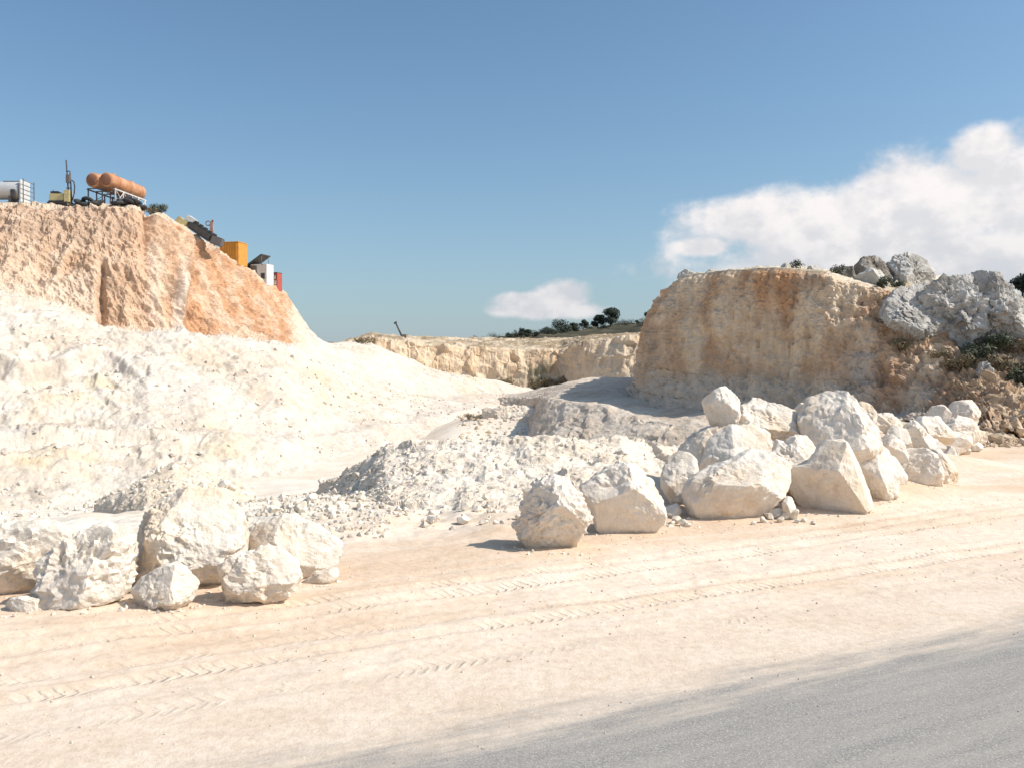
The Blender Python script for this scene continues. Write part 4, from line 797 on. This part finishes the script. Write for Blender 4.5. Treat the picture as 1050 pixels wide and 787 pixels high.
outcrop([(877, 272), (884, 264), (898, 260), (911, 263), (916, 276), (912, 292), (890, 295), (878, 285)], 55.5, 402, 'brownish grey block beside the sunlit white block on the mesa', ca=(0.34, 0.30, 0.26), cb=(0.22, 0.19, 0.16), white=-.2)
outcrop([(908, 272), (918, 262), (935, 259), (952, 264), (960, 278), (958, 296), (930, 302), (912, 296)], 56, 403, 'split grey rock forming the highest point of the mesa', white=0.15)
outcrop([(877, 284), (890, 274), (908, 277), (911, 290), (900, 305), (886, 304)], 52.6, 404, 'sunlit white block set among the grey rocks of the mesa', ca=(0.74, 0.70, 0.63), cb=(0.62, 0.56, 0.48), white=0.2, sub=4)
outcrop([(854, 284), (862, 274), (874, 272), (881, 284), (880, 298), (862, 300)], 54.2, 405, 'small dark grey rock at the edge of the mesa top', ca=(0.28, 0.25, 0.21), white=-.1, sub=4)
outcrop([(872, 312), (882, 302), (896, 304), (902, 318), (890, 328), (876, 326)], 50.6, 406, 'brown weathered knob of rock below the white block', ca=(0.40, 0.28, 0.19), cb=(0.28, 0.19, 0.13), white=-.1, sub=4)
outcrop([(1002, 385), (1006, 372), (1014, 370), (1017, 384), (1010, 392)], 44.3, 407, 'pale angular stone jutting from the dark scrub', ca=(0.55, 0.52, 0.48), cb=(0.40, 0.37, 0.33), sub=4)
for px, py, w, h, D in [(703, 281, 9, 5, 61), (712, 283, 6, 4, 60.5), (730, 279, 6, 3, 59.8), (806, 275, 7, 5, 55.6), (833, 276, 8, 5, 54.8), (820, 279, 8, 4, 55)]:
    outcrop([(px - w, py + h), (px - w * .8, py - h * .3), (px - w * .1, py - h), (px + w * .7, py - h * .5), (px + w, py + h), (px, py + h * 1.6)], D, 410 + px,
            'small white rock on the rim of the mesa', ca=(0.72, 0.68, 0.6), cb=(0.58, 0.5, 0.42), sub=3, group='white rocks on the mesa rim')

# ------------------------------------------------------------------ vegetation
def leaves(clumps, n, leaf, seed, squash=0.8):
    """leaf-sized triangles/quads spread through ellipsoidal clumps (x,y,z,r)"""
    r = np.random.default_rng(seed); tot = sum(c[3] ** 2 for c in clumps); Vs = []
    for (x, y, z, rad) in clumps:
        k = max(8, int(n * rad ** 2 / tot)); d = r.normal(size=(k, 3)); d /= np.linalg.norm(d, axis=1, keepdims=True); p = d * rad * (r.uniform(0.15, 1, (k, 1)) ** 0.45) * np.array((1, 1, squash)) + (x, y, z)
        a = r.normal(size=(k, 3)); a /= np.linalg.norm(a, axis=1, keepdims=True); b = np.cross(a, d); b /= np.maximum(np.linalg.norm(b, axis=1, keepdims=True), 1e-6); s = leaf * r.uniform(0.6, 1.4, (k, 1))
        Vs.append(np.stack([p - a * s, p + b * s * 0.5, p + a * s, p - b * s * 0.5], 1))
    V = np.concatenate(Vs).reshape(-1, 3); return mesh_np('leaves', V, np.arange(len(V)).reshape(-1, 4), smooth=False)
def tube(bm, a, b, r0, r1, seg=8):
    a, b = Vector(a), Vector(b); q = (b - a).to_track_quat('Z', 'Y'); ring = []
    for p, r in ((a, r0), (b, r1)):
        ring.append([bm.verts.new(p + q @ Vector((math.cos(2 * math.pi * i / seg) * r, math.sin(2 * math.pi * i / seg) * r, 0))) for i in range(seg)])
    for i in range(seg):
        f = bm.faces.new((ring[0][i], ring[0][(i + 1) % seg], ring[1][(i + 1) % seg], ring[1][i])); f.smooth = True
    bm.faces.new(ring[0][::-1]); bm.faces.new(ring[1])
def box(bm, c, s, rot=None, bev=0.0):
    g = bmesh.ops.create_cube(bm, size=1.0); mt = Matrix.Translation(Vector(c)) @ (rot.to_matrix().to_4x4() if rot else Matrix()) @ Matrix.Diagonal((*s, 1))
    bmesh.ops.transform(bm, matrix=mt, verts=g['verts'])
    if bev: bmesh.ops.bevel(bm, geom=list({e for v in g['verts'] for e in v.link_edges}), offset=bev, segments=2, affect='EDGES')
def bobj(name, bm, mat, parent=None):
    me = bpy.data.meshes.new(name); bm.normal_update(); bm.to_mesh(me); bm.free(); return link(name, me, mat, parent)
def empty(name, loc, rz=0.0, sc=1.0):
    o = bpy.data.objects.new(name, None); col.objects.link(o); o.location = loc; o.rotation_euler = (0, 0, rz); o.scale = (sc,) * 3; o.empty_display_size = 0.5; return o
def tree(loc, h, w, seed, label, group, low=0.42, mat='leaf_far', n=900):
    r = random.Random(seed); t = empty('pine_tree', loc); bm = bmesh.new(); top = (r.uniform(-.1, .1) * w, 0, h * 0.75)
    tube(bm, (0, 0, -0.5), (0, 0, h * 0.4), 0.05 * h, 0.035 * h); tube(bm, (0, 0, h * 0.38), top, 0.036 * h, 0.012 * h); cl = []
    for i in range(9):
        a = i * 2.4 + r.uniform(-.4, .4); rad = w * 0.5 * r.uniform(0.25, 0.75); z = h * r.uniform(low + 0.1, 0.85); p = (math.cos(a) * rad, math.sin(a) * rad, z)
        tube(bm, (0, 0, h * 0.36), p, 0.02 * h, 0.006 * h, 5); cl.append((*p, w * r.uniform(0.20, 0.30)))
    cl.append((*top[:2], h * 0.84, w * 0.22)); bobj('trunk', bm, M['bark'], t)
    link('crown', leaves(cl, n, h * 0.055, seed), M[mat], t); tag(t, label, 'tree', group); return t
def bush(loc, w, h, seed, label, mat='leaf', group=None, n=700, leaf=None, name='bush'):
    r = random.Random(seed); t = empty(name, loc); bm = bmesh.new(); cl = []
    for i in range(7):
        a = i * 2.4; rad = w * 0.5 * r.uniform(0.1, 0.75); z = h * r.uniform(0.25, 0.75); p = (math.cos(a) * rad, math.sin(a) * rad * 0.7, z)
        tube(bm, (0, 0, -0.2), p, 0.04 * h, 0.012 * h, 5); cl.append((*p, min(w, h * 1.5) * r.uniform(0.20, 0.34)))
    bobj('stem', bm, M['bark'], t); link('foliage', leaves(cl, n, leaf or 0.07 * max(h, 0.6), seed, min(0.9, h / w + 0.3)), M[mat], t); tag(t, label, 'bush', group); return t
def hz(px, D, bvh): p = P(px, 380, D); return (p[0], D, drop(p[0], D, bvh) - 0.1)
FT = 'pines on the far hill'
for px, D, hp, wp, lab in [(626, 238, 19, 21, 'round-crowned pine standing tallest on the far hill'), (613, 240, 15, 13, 'smaller pine touching the tallest one on the far hill'), (598.5, 236, 11, 9, 'little round pine between the hedge-like clump and the tallest pines'),
                           (588, 232, 10, 10, 'small pine at the end of the hedge-like clump'), (577, 230, 13, 24, 'wide dark tree clump like a hedge on the hill'), (561, 228, 10, 16, 'low broad tree beside the hedge-like clump'),
                           (541, 226, 9, 9, 'small tree where the far hill meets the quarry rim'), (535, 226, 10, 11, 'dark bushy tree in the pair on the quarry rim'), (550, 228, 7, 7, 'tiny tree beside the low broad one'),
                           (668, 236, 12, 14, 'pine half hidden behind the mesa shoulder'), (653, 242, 5, 4, 'tiny lone tree on the bare part of the hill'), (522, 226, 6, 8, 'low shrub-like tree at the end of the tree line')]:
    s = D / F_PX; tree(hz(px, D, HILL_BVH), hp * s, wp * s, int(px), lab, FT, low=0.22 if wp < hp * 1.3 else 0.0, n=2200)
r_ = random.Random(8)
for k, px in enumerate([486, 497, 505, 513, 528, 546, 555, 567, 572, 584, 593, 604, 618, 634, 641, 648, 659]):
    D = 224 + r_.uniform(0, 16); s = D / F_PX; tree(hz(px, D, HILL_BVH), r_.uniform(5, 8) * s, r_.uniform(9, 17) * s, 900 + k, 'low dark scrub tree filling the line between the hill pines', 'scrub trees along the hill line', low=0.0, n=700)
tree(hz(1048, 240, HILL_BVH), 8, 8, 77, 'dark tree rising behind the grey crag', FT, n=1600)
tree(hz(1060, 245, HILL_BVH), 8, 9, 78, 'dark tree rising behind the grey crag, beyond the first', FT, n=1600)
def mz(px, D): return hz(px, D, MESA_BVH)
bush(mz(815, 57.5), 1.2, 0.75, 1, 'small round dark bush on the rim of the mesa', n=600)
bush(mz(857, 53.2), 1.0, 0.7, 2, 'dark bush against the small grey rock of the mesa')
bush(mz(921, 52.8), 1.3, 0.6, 3, 'dark bush in the cleft under the split grey rock', n=1000)
bush(mz(903, 50.8), 1.0, 0.8, 4, 'dark bush below the sunlit white block', n=800)
bush(mz(925, 47.6), 1.2, 0.8, 5, 'rusty dry scrub clinging to the face below the crag', 'drybush', n=900)
bush(mz(962, 46.4), 1.5, 0.7, 6, 'brown dry scrub where the face meets the crag', 'drybush', n=900)
for i, (px, D, w, h, lab) in enumerate([(985, 45.5, 2.2, 1.0, 'dark scrub bush at the foot of the crag, next to the rusty face'), (1006, 45.6, 2.4, 1.1, 'dark scrub bush above the pale angular stone'), (1030, 44.6, 2.6, 1.2, 'dark scrub bush at the head of the scree'),
                                        (1046, 43.0, 2.4, 1.2, 'dark scrub bush low on the scree'), (1055, 46.5, 2.6, 1.2, 'dark scrub bush at the far shoulder of the crag'), (1022, 46.2, 2.2, 1.0, 'dark scrub bush tight under the crag face')]):
    bush(mz(px, D), w, h, 20 + i, lab, 'leaf' if i % 2 else 'drybush', 'scrub below the crag', n=1300)
bush(hz(371, 99.5, CLIFF_BVH), 2.8, 1.2, 31, 'dry bush crowning the white slope', 'drybush', n=500)
bush(hz(382, 101, CLIFF_BVH), 1.9, 1.1, 32, 'smaller dry bush next to the one crowning the white slope', 'drybush', n=400)
bush(hz(163, 80.2, CLIFF_BVH), 2.2, 1.1, 33, 'green bush on the cliff edge beside the tank stand', n=800)
bush(hz(156, 79.6, CLIFF_BVH), 1.6, 0.9, 34, 'yellow-brown dry bush on the cliff edge beside the tank stand', 'drybush', n=600)
for i, (px, w) in enumerate([(463, 3.5), (520, 3.0), (548, 4.5), (560, 4), (573, 4)]):
    p = P(px, 388, 128.5); bush((p[0], 129.0, float(ground_h(np.array([p[0]]), np.array([129.0]))[0]) + (1.6 if px > 500 else 0.5)), w, 1.7, 40 + i, 'olive scrub bush at the foot of the far ochre wall', 'drybush', 'scrub along the far wall', n=700)
bush((in_px(482, 74), 74, float(ground_h(np.array([in_px(482, 74)]), np.array([74.]))[0])), 2.6, 0.8, 50, 'patch of dry weeds on the quarry floor', 'drybush', n=500)

# ------------------------------------------------------------------ machines and scrap on the cliff top
def site(px, back):
    """point on the plateau 'back' metres behind the cliff edge seen at px"""
    e = np.interp(px, [-330, -120, 0, 60, 110, 150, 180, 215, 250, 285, 303], [68, 71, 74, 75, 75.5, 77, 79, 82, 86, 90, 93]); D = e + back
    x = (px - CX) / F_PX * D; return (x, D, drop(x, D) - 0.03)
def disc_cyl(bm, a, b, r, seg=28, rim=0.06):
    a, b = Vector(a), Vector(b); q = (b - a).to_track_quat('Z', 'Y'); L = (b - a).length; prof = [(0, -0.10 * r), (r * 0.6, -0.07 * r), (r * 0.95, 0.0), (r, rim), (r, L - rim), (r * 0.95, L), (r * 0.6, L + 0.07 * r), (0, L + 0.10 * r)]; rings = []
    for rr, z in prof:
        rings.append([bm.verts.new(a + q @ Vector((0, 0, z)))] if rr == 0 else [bm.verts.new(a + q @ Vector((math.cos(2 * math.pi * i / seg) * rr, math.sin(2 * math.pi * i / seg) * rr, z))) for i in range(seg)])
    for A, B in zip(rings[:-1], rings[1:]):
        for i in range(seg):
            k = (i + 1) % seg
            if len(A) == 1: f = bm.faces.new((A[0], B[k], B[i]))
            elif len(B) == 1: f = bm.faces.new((A[i], A[k], B[0]))
            else: f = bm.faces.new((A[i], A[k], B[k], B[i]))
            f.smooth = True
# twin orange tanks, each on the shared stand
def tank_stand():
    o = site(105, 2.2); rz = -0.10; t = empty('tank_stand', o, rz)
    for x in (-1.35, 0.0, 1.25):
        for y in (0.2, 1.5, 2.8, 4.1, 5.3):
            bm = bmesh.new(); box(bm, (x, y, 0.42), (0.09, 0.09, 1.75)); bobj('leg', bm, M['pale'] if x > 1 else M['steel'], t)
    for x in (-1.35, 0.0, 1.25):
        bm = bmesh.new(); box(bm, (x, 2.75, 1.33), (0.12, 5.4, 0.1)); bobj('beam', bm, M['pale'] if x > 1 else M['steel'], t)
    for y in (0.2, 1.5, 2.8, 4.1, 5.3):
        bm = bmesh.new(); box(bm, (-0.05, y, 1.42), (2.72, 0.1, 0.08)); bobj('crossbeam', bm, M['steel'], t)
    for y0, y1 in ((0.2, 1.5), (1.5, 2.8), (2.8, 4.1), (4.1, 5.3)):
        bm = bmesh.new(); tube(bm, (1.31, y0, 0.05), (1.31, y1, 1.25), 0.035, 0.035, 6); bobj('brace', bm, M['pale'], t)
        bm = bmesh.new(); tube(bm, (1.33, y0, 1.25), (1.33, y1, 0.05), 0.03, 0.03, 6); bobj('brace', bm, M['pale'], t)
    bm = bmesh.new(); tube(bm, (-1.3, 0.14, 0.0), (1.2, 0.14, 1.25), 0.03, 0.03, 6); bobj('brace', bm, M['steel'], t)
    tag(t, 'braced steel stand on the cliff edge carrying two orange tanks', 'stand')
    for x, lab in ((0.60, 'rusty orange cylindrical tank on the stand, above the pale braces'), (-0.72, 'rusty orange cylindrical tank on the stand, nearer the drill rig')):
        tk = empty('storage_tank', o, rz); bm = bmesh.new(); disc_cyl(bm, (x, -0.15, 2.13), (x, 5.6, 2.13), 0.66); sh_ = bobj('shell', bm, M['orange_tank'], tk)
        for y in (1.1, 3.1, 5.1):
            bm = bmesh.new(); bmesh.ops.create_cone(bm, segments=28, radius1=0.675, radius2=0.675, depth=0.07, cap_ends=False, matrix=Matrix.Translation((x, y, 2.13)) @ Matrix.Rotation(math.pi / 2, 4, 'X')); bobj('band', bm, M['orange_tank'], sh_)
        bm = bmesh.new(); disc_cyl(bm, (x, -0.26, 2.13), (x, -0.16, 2.13), 0.52, 24, 0.02); bobj('shaded_end', bm, M['end_shade'], sh_)  # disc added to paint the near end face in its shaded tone
        for y in (1.0, 4.2):
            bm = bmesh.new(); tube(bm, (x, y, 2.75), (x, y, 2.90), 0.17, 0.17, 14); bobj('hatch', bm, M['orange_tank'], sh_)
        tag(tk, lab, 'tank')
tank_stand()
# silver tank at the frame's edge
def silver_tank():
    o = site(0, 1.6); t = empty('silver_tank', o); bm = bmesh.new(); disc_cyl(bm, (-4.6, 0.6, 1.15), (1.75, 0.6, 1.15), 0.78); bobj('shell', bm, M['silver'], t)
    for x in (-3.6, -1.2, 1.0): bm = bmesh.new(); box(bm, (x, 0.6, 0.25), (0.25, 1.2, 0.6)); bobj('saddle', bm, M['steel'], t)
    bm = bmesh.new(); box(bm, (2.0, 0.6, 1.05), (0.10, 1.5, 1.95)); bobj('end_plate', bm, M['pale'], t)
    for y in (-0.25, 1.45): bm = bmesh.new(); box(bm, (2.35, y, 1.0), (0.06, 0.06, 2.1)); bobj('post', bm, M['steel'], t)
    for z in (0.3, 0.7, 1.1, 1.5, 1.9): bm = bmesh.new(); box(bm, (2.35, 0.6, z), (0.04, 1.64, 0.04)); bobj('rung', bm, M['steel'], t)
    bm = bmesh.new(); box(bm, (0.9, 0.6, 1.97), (1.5, 0.35, 0.05)); bobj('walkway', bm, M['steel'], t)
    bm = bmesh.new(); box(bm, (1.45, -0.25, 0.75), (0.35, 0.3, 0.7), bev=0.03); bobj('pump_box', bm, M['dark'], t)
    tag(t, 'silver horizontal tank with a pale end plate and ladder on the cliff top', 'tank')
silver_tank()
def drill_rig():
    o = site(63, 1.3); t = empty('drill_rig', o)
    bm = bmesh.new(); box(bm, (-0.35, 0.5, 0.62), (1.35, 0.9, 0.8), bev=0.06); b = bobj('engine_body', bm, M['yellow'], t)
    bm = bmesh.new(); box(bm, (-0.6, 0.5, 1.13), (0.7, 0.7, 0.22), bev=0.03); hood = bobj('engine_hood', bm, M['dark'], t)
    bm = bmesh.new(); tube(bm, (-0.9, 0.6, 1.2), (-0.9, 0.6, 1.45), 0.05, 0.05, 8); bobj('exhaust', bm, M['steel'], hood)
    for y in (-0.02, 1.02): bm = bmesh.new(); box(bm, (-0.2, y, 0.18), (1.9, 0.22, 0.38), bev=0.12); bobj('track', bm, M['rubber'], t)
    bm = bmesh.new(); box(bm, (0.62, 0.2, 0.75), (0.5, 0.6, 1.1), bev=0.04); bobj('mast_foot', bm, M['yellow'], t)
    for x in (0.62, 0.86): bm = bmesh.new(); tube(bm, (x + 0.12, 0.15, 0.1), (x - 0.02 if x > .7 else x - .12, 0.15, 4.0 if x < .7 else 2.9), 0.07, 0.06, 8); bobj('mast_rail', bm, M['dark'], t)
    bm = bmesh.new(); box(bm, (0.72, 0.05, 2.3), (0.32, 0.3, 0.75), bev=0.03); bobj('drill_head', bm, M['steel'], t)
    for z in (0.8, 1.5, 3.0): bm = bmesh.new(); box(bm, (0.68, 0.15, z), (0.36, 0.1, 0.07)); bobj('mast_rung', bm, M['dark'], t)
    bm = bmesh.new(); pts = [(1.0, 0.1, 2.2), (1.2, 0.1, 2.05), (1.27, 0.1, 1.6), (1.22, 0.1, 1.0), (1.05, 0.1, 0.4)]
    for a, b2 in zip(pts[:-1], pts[1:]): tube(bm, a, b2, 0.05, 0.05, 6)
    bobj('hose', bm, M['rubber'], t); tag(t, 'yellowish drill rig with a tall thin dark mast on the cliff top', 'drill rig')
drill_rig()
TY = []
bm = bmesh.new(); 
def torus(bm, R0, r0, nu=22, nv=9):
    g = [[bm.verts.new(((R0 + r0 * math.cos(2 * math.pi * j / nv)) * math.cos(2 * math.pi * i / nu), (R0 + r0 * math.cos(2 * math.pi * j / nv)) * math.sin(2 * math.pi * i / nu), 0.85 * r0 * math.sin(2 * math.pi * j / nv))) for j in range(nv)] for i in range(nu)]
    for i in range(nu):
        for j in range(nv): bm.faces.new((g[i][j], g[(i + 1) % nu][j], g[(i + 1) % nu][(j + 1) % nv], g[i][(j + 1) % nv])).smooth = True
torus(bm, 0.42, 0.19); tyre_me = bpy.data.meshes.new('tyre'); bm.normal_update(); bm.to_mesh(tyre_me); bm.free(); tyre_me.materials.append(M['rubber'])
for i, (px, bk, lift, tl) in enumerate([(79, 0.9, 0.0, 0.3), (84, 1.1, 0.05, 0.5), (88, 0.8, 0.0, 0.2), (92, 1.3, 0.1, 0.6), (97, 0.9, 0.0, 0.2), (101, 1.2, 0.0, 0.3), (122, 0.9, 0, 0.15), (128, 1.1, 0.05, 0.4), (134, 0.9, 0, 0.2), (140, 0.9, 0.0, 0.4), (145, 1.0, 0, 0.2), (131, 1.5, 0.1, 0.7)]):
    x, y, z = site(px, bk); o = link('tyre', tyre_me, None, loc=(x, y, z + 0.17 + lift + 0.3 * math.sin(tl))); o.rotation_euler = (tl, 0.1 * (i % 3), i)
    tag(o, 'worn black tyre dumped by the tank stand on the cliff edge', 'tyre', 'tyres dumped by the tank stand')
def scrap():
    o = site(190, 0.7); t = empty('scrap_loader', o, 0.0)
    sl = Vector((0, 1, 0)); rot = Matrix.Rotation(math.radians(34), 3, 'Y').to_quaternion()
    bm = bmesh.new(); box(bm, (-0.35, 0.3, 0.55), (1.0, 1.0, 0.95), rot, 0.05); bobj('body_panel', bm, M['yellow'], t)
    bm = bmesh.new(); box(bm, (0.5, 0.5, 0.95), (0.9, 0.9, 0.5), rot, 0.05); bobj('hood', bm, M['pale'], t)
    bm = bmesh.new(); box(bm, (1.45, 0.4, -0.15), (2.6, 1.0, 0.85), rot, 0.18); bobj('undercarriage', bm, M['dark'], t)
    for k in range(5): bm = bmesh.new(); box(bm, (0.95 + 0.42 * k, 0.4, 0.62 - 0.29 * k), (0.16, 0.8, 0.42), Matrix.Rotation(math.radians(55), 3, 'Y').to_quaternion(), 0.03); bobj('fin', bm, M['dark'], t)
    bm = bmesh.new(); box(bm, (3.0, 0.3, -1.1), (1.0, 1.0, 0.8), Matrix.Rotation(math.radians(20), 3, 'Y').to_quaternion(), 0.08); bobj('bucket', bm, M['steel'], t)
    tag(t, 'dark ribbed scrap loader with a yellow panel slumped on the sloping cliff edge', 'scrap machine')
    o = site(218, 1.2); t = empty('steel_stand', o)
    for x in (-0.25, 0.28): bm = bmesh.new(); tube(bm, (x, 0, -0.4), (0.0 + x * 0.35, 0, 2.3), 0.085, 0.06, 8); bobj('leg', bm, M['pink'] if x > 0 else M['steel'], t)
    bm = bmesh.new(); box(bm, (0.0, 0, 1.75), (0.34, 0.25, 1.0), bev=0.04); bobj('upright', bm, M['pink'], t)
    bm = bmesh.new(); torus(bm, 0.22, 0.05, 18, 6); bmesh.ops.transform(bm, matrix=Matrix.Translation((-0.36, 0, 2.15)) @ Matrix.Rotation(math.pi / 2, 4, 'X'), verts=bm.verts[:]); bobj('hoop', bm, M['steel'], t)
    bm = bmesh.new(); box(bm, (0.08, 0, 2.38), (0.2, 0.2, 0.2), bev=0.03); bobj('cap', bm, M['red'], t)
    tag(t, 'upright faded pink steel stand with a round hoop beside the scrap loader', 'stand')
    o = site(235, 0.9); o = (o[0], o[1], o[2] - 0.5); t = empty('orange_container', o, -0.25); bm = bmesh.new(); box(bm, (0, 0.9, 0.7), (2.1, 1.7, 2.3), bev=0.04); bobj('body', bm, M['orange'], t)
    for k in range(7): bm = bmesh.new(); box(bm, (-0.84 + 0.28 * k, 0.03, 0.87), (0.09, 0.06, 1.8)); bobj('rib', bm, M['orange'], t)
    bm = bmesh.new(); box(bm, (0, 0.9, 1.88), (2.16, 1.76, 0.07)); bobj('roof_rim', bm, M['orange'], t)
    tag(t, 'bright orange ribbed container box on the sloping cliff edge', 'container')
    o = site(265, 0.9); o = (o[0], o[1], o[2] - 0.5); t = empty('site_shed', o, -0.3); bm = bmesh.new(); box(bm, (0.05, 0.7, 0.6), (1.9, 1.3, 2.2), bev=0.02); wl = bobj('wall', bm, M['pale'], t)
    bm = bmesh.new(); box(bm, (-0.55, 0.03, 0.75), (0.75, 0.06, 1.6)); bobj('side_panel', bm, M['steel'], t)
    bm = bmesh.new(); box(bm, (0.55, 0.03, 0.45), (0.45, 0.05, 0.6)); bobj('window', bm, M['dark'], wl)
    rot = Matrix.Rotation(math.radians(-31), 3, 'Y').to_quaternion(); bm = bmesh.new(); box(bm, (-0.55, 0.6, 2.0), (2.6, 1.7, 0.09), rot); bobj('roof_panel', bm, M['dark'], t)
    for y in (0.0, 1.2): bm = bmesh.new(); tube(bm, (0.45, y, 1.6), (0.45, y, 2.58), 0.035, 0.035, 6); bobj('prop', bm, M['steel'], t)
    tag(t, 'pale grey shed with a raised dark sloping roof panel', 'shed')
    o = site(280, 0.9); o = (o[0], o[1], o[2] - 0.45); t = empty('red_cabinet', o, -0.35); bm = bmesh.new(); box(bm, (0, 0.5, 0.55), (1.05, 0.9, 2.35), bev=0.03); bobj('body', bm, M['red'], t)
    for x, z, w, h in [(0.18, 1.25, 0.35, 0.4), (0.28, 0.7, 0.3, 0.45), (0.1, 0.2, 0.25, 0.3)]: bm = bmesh.new(); box(bm, (x, 0.03, z), (w, 0.03, h), bev=0.01); bobj('white_panel', bm, M['white'], t)
    bm = bmesh.new(); box(bm, (-0.4, 0.02, 0.75), (0.2, 0.05, 1.9)); bobj('edge_strip', bm, M['dark'], t)
    bm = bmesh.new(); box(bm, (0, 0.5, 1.75), (1.1, 0.95, 0.06)); bobj('top', bm, M['steel'], t)
    tag(t, 'red cabinet with white panels at the low end of the cliff edge', 'cabinet')
scrap()
def boom():
    p = P(412, 348, 138); z = drop(p[0], 138, WALL_BVH); t = empty('conveyor_boom', (p[0], 138, z))
    bm = bmesh.new(); tube(bm, (0.2, 0, -0.3), (-1.0, 0, 2.3), 0.16, 0.12, 8); bobj('arm', bm, M['dark'], t)
    bm = bmesh.new(); tube(bm, (-1.25, 0, 2.15), (-0.8, 0, 2.45), 0.14, 0.14, 8); bobj('head', bm, M['dark'], t)
    bm = bmesh.new(); box(bm, (0.3, 0, 0.1), (0.9, 0.6, 0.6), bev=0.05); bobj('base', bm, M['steel'], t)
    tag(t, 'thin dark machine boom slanting up behind the far wall rim', 'boom')
boom()
